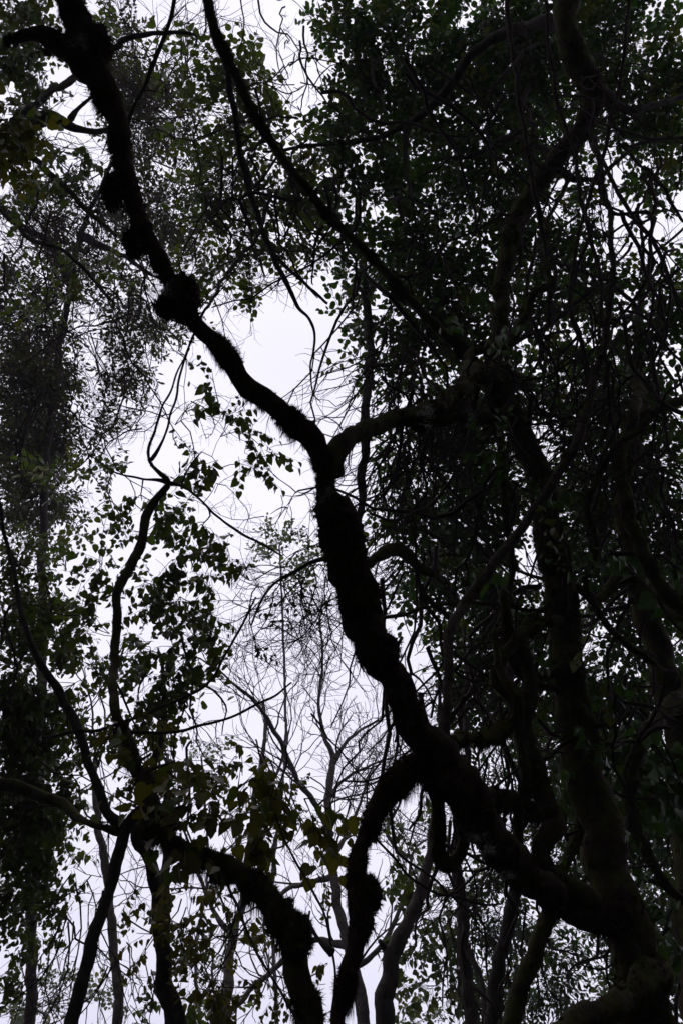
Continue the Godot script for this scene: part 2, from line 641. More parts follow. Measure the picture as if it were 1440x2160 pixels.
func arcs(g: Plant, many: int, x0: float, x1: float, y0: float, y1: float, z0: float, z1: float, long_px: float, wide_px: float) -> void:
	# slack strands strung at random between points of a volume
	for k in many:
		var x := rng.randf_range(x0, x1)
		var y := rng.randf_range(y0, y1)
		var z := rng.randf_range(z0, z1)
		var turn := rng.randfn(PI * 0.5, 0.65)
		var span := long_px * rng.randf_range(0.4, 1.4)
		var a := spot(x, y, z)
		var b := spot(x + cos(turn) * span, y + sin(turn) * span, z + rng.randf_range(-0.8, 0.8))
		var r := wide_px * rng.randf_range(0.5, 1.3) * 0.5 * z / FOCAL
		var sag := (any_dir() + Vector3(0, -0.4, 0)) * a.distance_to(b) * rng.randf_range(0.02, 0.2)
		var p := PackedVector3Array()
		var w := PackedFloat32Array()
		for j in 13:
			var t := j / 12.0
			var q := a.lerp(b, t) + sag * (4.0 * t * (1.0 - t))
			q += Vector3(bump.get_noise_3dv(q * 1.6), bump.get_noise_3dv(q * 1.6 + Vector3(7, 0, 0)), bump.get_noise_3dv(q * 1.6 + Vector3(0, 7, 0))) * 0.14
			p.append(q)
			w.append(r * lerpf(1.0, 0.45, t))
		tube(g.twigs, p, w, 4)
		for j in 2:
			var e := rng.randi_range(3, 11)
			spray(g.twigs, p[e], (p[e] - p[e - 1]).normalized() + any_dir() * 0.8, span * 0.25 * z / FOCAL, r * 0.5, 2, 0.05)

func ground_under(px: float, py: float, far: float) -> Vector3:
	var q := spot(px, py, far)
	return Vector3(q.x, 0, q.z)

func rows(list: Array, depth: float, leaf: float, kind: String, tone: int, cover := 1.0) -> Array:
	# fills in what the clumps of one crown share; depth varies a little from clump to clump
	var out := []
	for a in list:
		var d := depth + rng.randf_range(-0.06, 0.06) * depth
		out.append([a[0], a[1], a[2], a[3], d, minf(a[4] * cover, 0.985), leaf * rng.randf_range(0.88, 1.15), kind, tone])
	return out

func tangle(list: Array, depth: float, kind: String) -> Array:
	# leafless sprays: [px, py, rx, ry, how many, span in pixels]
	var out := []
	for a in list:
		out.append([a[0], a[1], a[2], a[3], depth * rng.randf_range(0.95, 1.05), a[4], a[5], kind, 0])
	return out

func liana(label: String, list: Array, m := "liana bark", fuzz := 0, rough := 0.1) -> void:
	var q0 := path3(list)
	var base: Vector3 = q0[0][0]
	var g := plant("liana", label, "liana", base, "lianas hanging among the trees")
	var q := limb(g, "stem", list, m, rough, false, 8)
	if fuzz:
		moss(g, q, fuzz, 0.018, 0.25)
	# short side shoots
	var p: PackedVector3Array = q[0]
	for k in int(p.size() / 7.0):
		var j := rng.randi() % p.size()
		var d := (any_dir() + Vector3(0, -0.2, 0)).normalized()
		spray(g.twigs, p[j], d, rng.randf_range(0.12, 0.55), minf(0.005, q[1][j] * 0.5), 2, 0.04)
	finish(g)

# ------------------------------------------------------------------ the bare tree
func fork(g: Plant, s: Shape, at: Vector3, dir: Vector3, span: float, thick: float, order: int) -> void:
	var p := PackedVector3Array([at])
	var r := PackedFloat32Array([thick])
	var d := dir
	var q := at
	for k in 5:
		d = (d + any_dir() * 0.34 + Vector3(0, 0.05, 0)).normalized()
		q += d * span / 5.0
		p.append(q)
		r.append(lerpf(thick, thick * 0.6, (k + 1) / 5.0))
		if order > 0 and k > 0 and rng.randf() < 0.5:
			var side := (d + any_dir() * 0.95).normalized()
			fork(g, s, q, side, span * rng.randf_range(0.45, 0.8), maxf(thick * 0.55, 0.0055), order - 1)
	tube(s, p, r, 5 if order > 1 else 3, 0.06 if order > 1 else 0.0)
	if order > 0:
		for k in 2:
			fork(g, s, q, (d + any_dir() * 0.6).normalized(), span * rng.randf_range(0.6, 0.85), maxf(thick * 0.6, 0.0055), order - 1)


func _ready() -> void:
	# camera, sky, sun, exposure
	view = Basis(Vector3.RIGHT, deg_to_rad(PITCH))
	var cam := Camera3D.new()
	cam.name = "camera"
	cam.fov = rad_to_deg(2.0 * atan(1080.0 / FOCAL))
	cam.near = 0.05
	cam.far = 800.0
	cam.transform = Transform3D(view, EYE)
	add_child(cam)
	cam.current = true
	var sky := ProceduralSkyMaterial.new()
	sky.sky_top_color = Color(0.888, 0.879, 0.948)
	sky.sky_horizon_color = Color(0.890, 0.886, 0.956)
	sky.sky_cover = cloud_veil()
	sky.sky_curve = 0.2
	sky.ground_bottom_color = Color(0.10, 0.09, 0.08)
	sky.ground_horizon_color = Color(0.30, 0.30, 0.31)
	sky.sun_angle_max = 1.0
	var env := Environment.new()
	env.background_mode = Environment.BG_SKY
	env.sky = Sky.new()
	env.sky.sky_material = sky
	env.tonemap_mode = Environment.TONE_MAPPER_LINEAR
	env.tonemap_exposure = 1.18
	env.sdfgi_enabled = true
	env.ssao_enabled = true
	env.ssil_enabled = true
	env.fog_enabled = true
	env.fog_density = 0.0018
	env.fog_light_color = Color(0.88, 0.86, 1.0)
	var around := WorldEnvironment.new()
	around.name = "surroundings"
	around.environment = env
	add_child(around)
	var sun := DirectionalLight3D.new()
	sun.name = "veiled_sun"
	sun.light_energy = 0.15
	sun.light_angular_distance = 30.0
	sun.light_color = Color(1.0, 0.97, 0.93)
	sun.shadow_enabled = true
	sun.sky_mode = DirectionalLight3D.SKY_MODE_LIGHT_ONLY
	sun.transform.basis = Basis.looking_at(Vector3(0.25, -1.0, 0.45).normalized(), Vector3.BACK)
	add_child(sun)

	rng.seed = 20240611
	bump.seed = 7
	bump.frequency = 1.0
	bump.fractal_octaves = 2
	make_materials()
	make_sprigs()

	# setting: the forest floor
	var floor_ := Shape.new()
	var cells := 60
	for a in cells + 1:
		for b in cells + 1:
			var x := (a / float(cells) - 0.5) * 2.0
			var z := (b / float(cells) - 0.5) * 2.0
			var q := Vector3(signf(x) * x * x * 400.0, 0, signf(z) * z * z * 400.0)
			q.y = bump.get_noise_2d(q.x * 0.3, q.z * 0.3) * 0.12 - 0.05
			floor_.v.append(q)
			floor_.n.append(Vector3.UP)
	for a in cells:
		for b in cells:
			var k := a * (cells + 1) + b
			floor_.i.append_array([k, k + cells + 1, k + 1, k + 1, k + cells + 1, k + cells + 2])
	smooth_normals(floor_)
	commit(floor_, "ground", mats["forest soil"], self).set_meta("kind", "structure")

	surrounding_wood()
	great_tree()
	right_tree()
	understory()
	ivy_tree()
	left_trees()
	bare_trees()
	distant_trees()
	lianas()

func cloud_veil() -> ImageTexture:
	# broad soft unevenness of the overcast, the same all round the sky
	var f := FastNoiseLite.new()
	f.seed = 31
	f.frequency = 1.3
	f.fractal_octaves = 4
	var im := Image.create(512, 256, false, Image.FORMAT_RGBA8)
	for y in 256:
		var up := (0.5 - (y + 0.5) / 256.0) * PI
		for x in 512:
			var a := (x + 0.5) / 512.0 * TAU
			var v := clampf(0.5 + 0.9 * f.get_noise_3d(cos(a) * cos(up), sin(up), sin(a) * cos(up)), 0.0, 1.0)
			im.set_pixel(x, y, Color(1.0, 0.99, 0.97, v * 0.16))
	return ImageTexture.create_from_image(im)

func surrounding_wood() -> void:
	# the same wood goes on behind, beside and above the viewer and keeps the light off the near sides
	var g := Plant.new()
	g.root = Node3D.new()
	g.root.name = "surrounding_wood"
	g.root.set_meta("kind", "stuff")
	g.root.set_meta("label", "dense dark wood closing in behind and beside the viewer")
	g.root.set_meta("category", "woodland")
	add_child(g.root)
	var where := [[], [], []]
	var tint := [[], [], []]
	for k in 60000:
		var d := any_dir()
		if d.y < -0.05:
			continue
		var out := rng.randf_range(7.0, 15.0)
		var q := EYE + Vector3(d.x, absf(d.y), d.z) * out
		var seen := view.inverse() * (q - EYE)
		if seen.z < 0.0 and absf(seen.x) < -seen.z * 0.72 and absf(seen.y) < -seen.z * 0.78:
			continue
		var v := rng.randi() % 3
		where[v].append(Transform3D(Basis(any_dir(), rng.randf() * TAU).scaled(Vector3.ONE * rng.randf_range(1.4, 2.5)), q))
		var c: Color = GREENS[rng.randi() % 2] * rng.randf_range(0.7, 1.2)
		tint[v].append(Color(c.r, c.g, c.b, 1.0))
	for v in 3:
		scatter(g, "foliage", sprigs["round%d" % v].mesh, where[v], tint[v], mats.leaf)
	for k in 22:
		var a := TAU * 0.14 + (TAU * 0.72) * k / 21.0
		var foot := Vector3(-sin(a), 0, -cos(a)) * rng.randf_range(6.0, 13.0)
		var p := PackedVector3Array([foot + Vector3(0, -0.1, 0), foot + Vector3(rng.randf_range(-0.6, 0.6), 6, rng.randf_range(-0.6, 0.6)), foot + Vector3(rng.randf_range(-1.5, 1.5), 14, rng.randf_range(-1.5, 1.5))])
		var s := Shape.new()
		var q := smooth_path(p, PackedFloat32Array([rng.randf_range(0.15, 0.35), 0.14, 0.06]), 0.5)
		tube(s, q[0], q[1], 9, 0.1)
		commit(s, "trunk", mats["dark bark"], g.root)

func great_tree() -> void:
	var g := plant("great_mossy_tree", "great mossy tree whose thick shaggy limb zigzags across the sky gap", "tree", ground_under(1370, 2170, 5.1))
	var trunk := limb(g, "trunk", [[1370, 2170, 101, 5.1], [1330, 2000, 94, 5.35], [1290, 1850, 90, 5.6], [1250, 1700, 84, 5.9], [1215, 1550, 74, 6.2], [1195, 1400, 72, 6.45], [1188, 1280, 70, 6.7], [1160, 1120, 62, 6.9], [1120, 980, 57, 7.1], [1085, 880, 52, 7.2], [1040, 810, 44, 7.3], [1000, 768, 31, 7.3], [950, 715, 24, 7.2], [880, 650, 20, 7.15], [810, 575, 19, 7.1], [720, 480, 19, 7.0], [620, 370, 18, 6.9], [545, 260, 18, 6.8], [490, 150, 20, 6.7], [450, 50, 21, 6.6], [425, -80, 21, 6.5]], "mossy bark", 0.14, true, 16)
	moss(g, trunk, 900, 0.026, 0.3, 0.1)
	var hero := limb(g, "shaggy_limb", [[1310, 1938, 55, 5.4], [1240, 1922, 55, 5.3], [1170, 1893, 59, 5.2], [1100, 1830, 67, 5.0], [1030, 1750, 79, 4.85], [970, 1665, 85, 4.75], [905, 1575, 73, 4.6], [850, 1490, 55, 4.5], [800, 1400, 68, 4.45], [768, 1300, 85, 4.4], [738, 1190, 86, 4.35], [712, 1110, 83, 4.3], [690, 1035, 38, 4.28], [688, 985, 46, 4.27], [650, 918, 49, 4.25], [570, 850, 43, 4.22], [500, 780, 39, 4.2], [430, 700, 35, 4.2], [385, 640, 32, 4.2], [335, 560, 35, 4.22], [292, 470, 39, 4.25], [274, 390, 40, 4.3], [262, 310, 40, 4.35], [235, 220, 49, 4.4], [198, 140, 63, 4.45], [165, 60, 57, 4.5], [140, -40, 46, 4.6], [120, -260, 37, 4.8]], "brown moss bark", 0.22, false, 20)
	moss(g, hero, 1700, 0.022, 0.5, 0.2)
	var arm := limb(g, "branch", [[195, 150, 60, 4.45], [130, 96, 52, 4.42], [90, 72, 36, 4.4], [50, 72, 24, 4.38], [12, 88, 8, 4.36]], "brown moss bark", 0.2, false, 14)
	moss(g, arm, 900, 0.022, 0.4, 0.2)
	var right := limb(g, "branch", [[696, 1000, 46, 4.27], [716, 938, 46, 4.35], [760, 908, 38, 4.5], [840, 882, 36, 4.8], [930, 850, 34, 5.2], [985, 812, 30, 5.7], [1000, 780, 34, 6.4], [1020, 790, 34, 7.2]], "mossy bark", 0.18, false, 14)
	moss(g, right, 800, 0.022, 0.6, 0.05)
	var arch := limb(g, "arching_root_limb", [[708, 2195, 33, 3.8], [722, 2110, 32, 3.9], [738, 2030, 37, 4.0], [750, 1940, 39, 4.12], [757, 1840, 32, 4.25], [770, 1760, 33, 4.4], [797, 1692, 44, 4.5], [833, 1643, 49, 4.55], [878, 1612, 53, 4.6], [925, 1600, 44, 4.66]], "brown moss bark", 0.2, true, 16)
	moss(g, arch, 1300, 0.026, 0.9, 0.4, 0.25)
	var hook := limb(g, "branch", [[910, 1620, 30, 4.7], [916, 1700, 28, 4.72], [918, 1765, 30, 4.74], [922, 1808, 36, 4.76], [938, 1822, 34, 4.78], [966, 1804, 26, 4.8], [984, 1770, 22, 4.82], [980, 1725, 20, 4.84], [960, 1680, 18, 4.85]], "mossy bark", 0.18, false, 12)
	moss(g, hook, 800, 0.02, 0.5)
	var up := limb(g, "limb", [[1060, 850, 42, 7.25], [1050, 700, 35, 7.8], [1065, 560, 35, 8.2], [1088, 455, 38, 8.4], [1150, 365, 40, 8.4], [1215, 290, 44, 8.3], [1250, 220, 50, 8.2], [1240, 165, 54, 8.1], [1206, 105, 54, 8.0], [1196, 0, 50, 8.0], [1190, -160, 46, 8.0]], "mossy bark", 0.12, false, 14)
	moss(g, up, 600, 0.026, 0.2)
	limb(g, "limb", [[1200, 50, 25, 8.1], [1080, 62, 22, 8.7], [1000, 110, 21, 9.0], [940, 190, 19, 9.3], [880, 250, 16, 9.5], [800, 288, 12, 9.6], [700, 302, 9, 9.6], [620, 312, 7, 9.6], [555, 318, 5, 9.7]], "dark bark")
	limb(g, "branch", [[1190, 340, 15, 8.35], [1080, 290, 10, 8.8], [1000, 330, 7, 9.2], [930, 335, 6, 9.4]], "dark bark")
	limb(g, "branch", [[860, 262, 12, 9.5], [855, 350, 9, 9.4], [870, 420, 7, 9.2]], "dark bark")
	limb(g, "branch", [[1260, 190, 22, 8.2], [1330, 230, 14, 8.4], [1440, 205, 10, 8.8]], "dark bark")
	limb(g, "branch", [[1160, 350, 16, 8.4], [1250, 380, 10, 8.2], [1350, 300, 8, 8.4], [1450, 290, 7, 8.6]], "dark bark")
	var low := limb(g, "limb", [[1370, 2060, 60, 5.25], [1345, 2078, 58, 5.0], [1275, 2126, 50, 4.6], [1195, 2168, 46, 4.3], [1120, 2215, 40, 4.0]], "mossy bark", 0.18, false, 12)
	moss(g, low, 500, 0.022, 0.4)
	var stub := limb(g, "branch", [[965, 1678, 40, 4.9], [1040, 1690, 44, 5.4], [1100, 1705, 42, 5.6], [1140, 1716, 36, 5.7]], "mossy bark", 0.18, false, 12)
	moss(g, stub, 600, 0.02, 0.5)
	var elbow := limb(g, "branch", [[950, 1570, 24, 4.72], [985, 1558, 22, 4.9], [1030, 1555, 22, 5.2], [1072, 1530, 22, 5.5], [1098, 1488, 20, 5.8], [1120, 1440, 16, 6.1], [1180, 1410, 16, 6.4]], "mossy bark", 0.18, false, 12)
	moss(g, elbow, 600, 0.02, 0.5)
	limb(g, "branch", [[700, 2010, 14, 4.0], [672, 1975, 8, 4.1], [650, 1930, 5, 4.2]], "dark bark")
	for a in [[385, 628, 4.18, 74, 84], [352, 648, 4.15, 46, 40], [240, 405, 4.26, 44, 64], [282, 516, 4.2, 40, 46], [702, 1078, 4.26, 80, 52], [720, 1130, 4.3, 96, 90], [800, 1375, 4.42, 84, 80], [780, 1888, 4.15, 46, 62], [764, 1935, 4.1, 44, 84], [200, 100, 4.42, 70, 90], [1048, 1795, 4.85, 70, 62], [1000, 1705, 4.75, 86, 76], [930, 1640, 4.62, 84, 80], [885, 893, 4.9, 36, 26], [830, 1660, 4.52, 52, 56]]:
		moss_clump(g, a[0], a[1], a[2], a[3], a[4])
	lichen(g, [[330, 605, 10, 4.1], [345, 620, 8, 4.1], [895, 880, 9, 4.7], [1025, 1785, 10, 4.6], [1075, 1845, 7, 4.8], [250, 470, 8, 4.15], [172, 92, 9, 4.3], [1000, 1770, 6, 4.65], [690, 1040, 6, 4.2]])
	crown(g, rows([[690, 20, 40, 50, 0.8], [760, 60, 80, 80, 0.9], [860, 120, 130, 130, 0.92], [760, 190, 70, 70, 0.85], [760, 270, 80, 80, 0.88], [715, 255, 40, 50, 0.7], [1000, 60, 140, 120, 0.93], [1130, 110, 130, 140, 0.93], [1290, 60, 140, 110, 0.94], [1410, 170, 100, 130, 0.9], [880, 300, 120, 120, 0.86], [1020, 260, 130, 120, 0.9], [1150, 250, 120, 110, 0.86], [1320, 270, 110, 90, 0.82], [1440, 330, 80, 90, 0.85], [720, 390, 50, 60, 0.65], [800, 430, 110, 90, 0.84], [940, 430, 120, 100, 0.84], [1070, 420, 100, 100, 0.82], [1195, 420, 80, 80, 0.6], [1410, 410, 50, 60, 0.7], [780, 560, 80, 80, 0.86], [900, 560, 110, 90, 0.9], [1030, 560, 110, 90, 0.8], [1160, 560, 100, 90, 0.78], [1270, 610, 90, 60, 0.75], [1410, 620, 70, 80, 0.8], [745, 700, 36, 80, 0.7], [850, 680, 90, 80, 0.9], [970, 670, 110, 90, 0.92], [1100, 680, 110, 90, 0.8], [1230, 720, 110, 90, 0.8], [1390, 720, 80, 90, 0.85]], 10.5, 12.0, "round", 0, 0.90), true, 0.03)
	crown(g, rows([[1250, 1780, 60, 70, 0.55], [1230, 1640, 55, 60, 0.5], [1200, 1500, 50, 60, 0.5], [1240, 1400, 50, 50, 0.5], [1150, 1330, 40, 60, 0.45], [1200, 1180, 50, 60, 0.5], [1120, 1080, 40, 50, 0.45], [1080, 940, 50, 50, 0.5], [1330, 1850, 60, 70, 0.55], [1300, 2000, 60, 60, 0.5], [1000, 720, 50, 50, 0.5]], 5.9, 17.0, "heart", 0), false, 0.01)
	crown(g, rows([[450, 130, 45, 45, 0.75], [535, 130, 40, 40, 0.65], [562, 180, 28, 50, 0.6], [490, 200, 55, 55, 0.7], [450, 270, 60, 60, 0.7], [540, 240, 45, 50, 0.6], [480, 360, 90, 80, 0.68], [600, 340, 80, 55, 0.7], [660, 310, 50, 40, 0.65], [570, 420, 90, 70, 0.68], [660, 430, 60, 70, 0.7], [470, 470, 80, 80, 0.65], [540, 520, 70, 60, 0.65], [530, 590, 44, 24, 0.75], [640, 540, 55, 60, 0.5], [690, 520, 40, 50, 0.55], [430, 560, 60, 55, 0.5]], 11.0, 12.0, "round", 1), false, 0.02)
	crown(g, tangle([[610, 80, 60, 80, 4, 170], [640, 190, 50, 60, 5, 140], [520, 550, 60, 50, 6, 140], [630, 590, 40, 50, 4, 120], [580, 480, 70, 70, 16, 130]], 7.2, "bare"), false, 0.008)
	crown(g, tangle([[620, 1040, 30, 30, 3, 130], [600, 1090, 40, 40, 3, 130], [700, 890, 30, 30, 2, 90], [735, 990, 26, 40, 4, 90]], 4.6, "bare"), false, 0.006)
	finish(g)

func right_tree() -> void:
	var g := plant("right_mossy_tree", "dark tree with a leaning mossy trunk at the right border of the view", "tree", ground_under(1490, 2170, -7.0))
	var q := limb(g, "trunk", [[1490, 2170, 82, -7.2], [1460, 1800, 76, 7.4], [1435, 1560, 68, 7.8], [1405, 1420, 61, 8.0], [1365, 1300, 54, 8.2], [1335, 1190, 46, 8.4], [1315, 1070, 36, 8.6], [1325, 950, 31, 8.8], [1350, 870, 24, 9.2], [1345, 760, 19, 10.0], [1350, 650, 14, 11.0], [1370, 540, 8, 12.0]], "mossy bark", 0.12, true, 14)
	moss(g, q, 500, 0.026, 0.2)
	var c := limb(g, "limb", [[1450, 1480, 43, 7.8], [1390, 1510, 37, 7.2], [1345, 1570, 33, 6.8], [1330, 1660, 32, 6.6], [1345, 1760, 26, 6.5], [1400, 1860, 22, 6.4], [1470, 1920, 19, 6.4]], "mossy bark", 0.15, false, 12)
	moss(g, c, 300, 0.02, 0.3)
	limb(g, "branch", [[1345, 880, 30, 9.0], [1390, 860, 22, 8.8], [1450, 835, 18, 8.6]], "mossy bark")
	limb(g, "branch", [[1340, 1210, 40, 8.4], [1400, 1290, 26, 8.0], [1450, 1300, 20, 7.8]], "mossy bark")
	limb(g, "branch", [[1330, 1180, 34, 8.4], [1270, 1260, 22, 8.2], [1230, 1250, 16, 8.0], [1200, 1210, 12, 7.8]], "mossy bark")
	crown(g, rows([[850, 800, 80, 60, 0.75], [960, 860, 90, 90, 0.9], [1080, 830, 90, 80, 0.86], [1200, 850, 100, 90, 0.8], [1330, 850, 110, 90, 0.86], [850, 960, 80, 80, 0.6], [960, 980, 90, 80, 0.86], [1050, 1000, 80, 90, 0.8], [1230, 1000, 80, 90, 0.86], [1340, 1000, 100, 100, 0.84], [900, 1100, 90, 80, 0.88], [1010, 1120, 90, 90, 0.9], [1250, 1130, 100, 100, 0.93], [1400, 1130, 80, 100, 0.88], [920, 1220, 90, 70, 0.86], [1030, 1250, 90, 90, 0.9], [1280, 1260, 90, 80, 0.86], [1425, 1240, 60, 70, 0.9], [1430, 1340, 50, 60, 0.85], [880, 1300, 50, 50, 0.5], [980, 1370, 80, 70, 0.86], [1080, 1350, 80, 80, 0.88], [1310, 1390, 110, 70, 0.7], [1000, 1470, 90, 70, 0.84], [1110, 1470, 70, 70, 0.88], [1260, 1480, 90, 80, 0.9], [1400, 1480, 70, 80, 0.9], [1560, 250, 120, 170, 0.85], [1560, 600, 110, 170, 0.85], [1560, 950, 110, 170, 0.85], [1560, 1300, 110, 170, 0.85], [1560, 1650, 110, 170, 0.85], [1560, 2000, 110, 170, 0.85]], 11.5, 12.0, "round", 0, 1.04), false, 0.03)
	crown(g, rows([[1290, 1540, 70, 70, 0.8], [1340, 1640, 70, 80, 0.85], [1260, 1640, 60, 60, 0.7], [1400, 1700, 60, 70, 0.8], [1400, 1960, 60, 90, 0.8], [1300, 1120, 60, 60, 0.6], [1040, 1180, 50, 60, 0.5], [900, 1180, 50, 50, 0.55]], 7.4, 26.0, "heart", 0), true, 0.02)
	finish(g)

func understory() -> void:
	var g := plant("understory_tree", "slim upright tree with mossy bark beneath the shaggy limb's base", "tree", ground_under(1040, 2170, -8.2), "slim trunks of the understory")
	limb(g, "trunk", [[1036, 2175, 34, -8.2], [1050, 2040, 30, -8.2], [1077, 1930, 29, -8.2], [1085, 1865, 26, -8.2], [1093, 1740, 22, -8.2], [1100, 1650, 21, -8.2], [1092, 1540, 18, -8.1], [1075, 1400, 14, -8.0], [1080, 1250, 11, -7.8]], "dark bark", 0.12, true)
	crown(g, rows([[1060, 1570, 80, 70, 0.7], [1170, 1590, 90, 80, 0.9], [1300, 1600, 100, 90, 0.92], [1410, 1620, 80, 90, 0.88], [1050, 1690, 60, 60, 0.65], [1180, 1720, 80, 80, 0.9], [1300, 1740, 90, 90, 0.95], [1410, 1760, 80, 90, 0.9], [960, 1880, 60, 60, 0.65], [1060, 1850, 70, 70, 0.8], [1040, 1960, 90, 70, 0.78], [1060, 2090, 90, 70, 0.78], [1160, 2000, 80, 80, 0.78], [1180, 2110, 90, 70, 0.74], [1310, 1930, 90, 100, 0.88], [1400, 2010, 80, 100, 0.93], [1330, 2120, 110, 60, 0.93], [1440, 1900, 60, 80, 0.88], [1230, 1830, 60, 60, 0.8]], 13.0, 12.0, "narrow", 0, 1.05), false, 0.02)
	crown(g, tangle([[1050, 1640, 80, 80, 14, 160], [1050, 1800, 70, 60, 8, 150], [1120, 2050, 90, 80, 12, 150], [980, 1950, 60, 80, 8, 150]], 12.0, "droop"), false, 0.01)
	finish(g)
	g = plant("understory_tree", "thick mossy leaning pole rising below the shaggy limb's base", "tree", ground_under(1075, 2170, -6.8), "slim trunks of the understory")
	var q := limb(g, "trunk", [[1072, 2175, 40, -6.6], [1113, 2045, 40, -6.7], [1148, 1950, 35, -6.8], [1172, 1880, 30, -6.9], [1205, 1790, 26, -7.0], [1230, 1690, 21, -7.1], [1235, 1560, 16, -7.2]], "mossy bark", 0.16, true)
	moss(g, q, 300, 0.02, 0.3)
	crown(g, rows([[1240, 1560, 50, 60, 0.6], [1210, 1660, 50, 50, 0.6], [1280, 1700, 60, 60, 0.6]], 9.6, 16.0, "heart", 0), false, 0.012)
	finish(g)
	g = plant("understory_tree", "thin straight dark pole between the hooked stub and the bottom border", "tree", ground_under(990, 2170, -9.0), "slim trunks of the understory")
	limb(g, "trunk", [[992, 2175, 28, -9.0], [977, 1990, 27, -9.0], [966, 1860, 24, -9.0], [962, 1760, 18, -9.0], [985, 1640, 14, -9.0], [975, 1500, 10, -9.0]], "dark bark", 0.1, true)
	limb(g, "branch", [[978, 1990, 14, -9.0], [1010, 2060, 12, -8.8], [1022, 2160, 10, -8.6]], "dark bark")
	crown(g, rows([[1000, 1480, 50, 50, 0.5], [960, 1600, 40, 50, 0.4], [1000, 1720, 30, 40, 0.4]], 12.0, 12.0, "narrow", 0), false, 0.01)
	finish(g)
	g = plant("leaning_tree", "smooth dark trunk leaning up under the hooked mossy stub", "tree", ground_under(815, 2170, -9.5))
	limb(g, "trunk", [[812, 2175, 41, -9.5], [820, 2080, 38, -9.5], [829, 2005, 36, -9.5], [862, 1948, 30, -9.6], [890, 1875, 25, -9.7], [906, 1800, 21, -9.8], [918, 1700, 16, -9.9], [928, 1560, 11, -10.0], [925, 1440, 7, -10.0]], "dark bark", 0.07, true)
	limb(g, "branch", [[829, 2010, 20, -9.5], [812, 2000, 15, -9.5], [800, 1985, 10, -9.4]], "dark bark")
	crown(g, rows([[870, 1790, 55, 50, 0.45], [850, 1870, 60, 50, 0.5], [900, 1990, 60, 60, 0.55], [960, 2080, 80, 60, 0.6], [880, 2100, 60, 50, 0.45], [950, 1980, 60, 60, 0.65], [840, 1780, 40, 50, 0.4], [810, 1980, 40, 50, 0.25], [890, 1700, 30, 40, 0.35], [870, 1540, 30, 50, 0.35]], 12.0, 12.5, "heart", 1), false, 0.012)
	crown(g, tangle([[850, 1600, 40, 80, 7, 130], [840, 1720, 50, 60, 6, 140]], 12.5, "bare"), false, 0.01)
	finish(g)

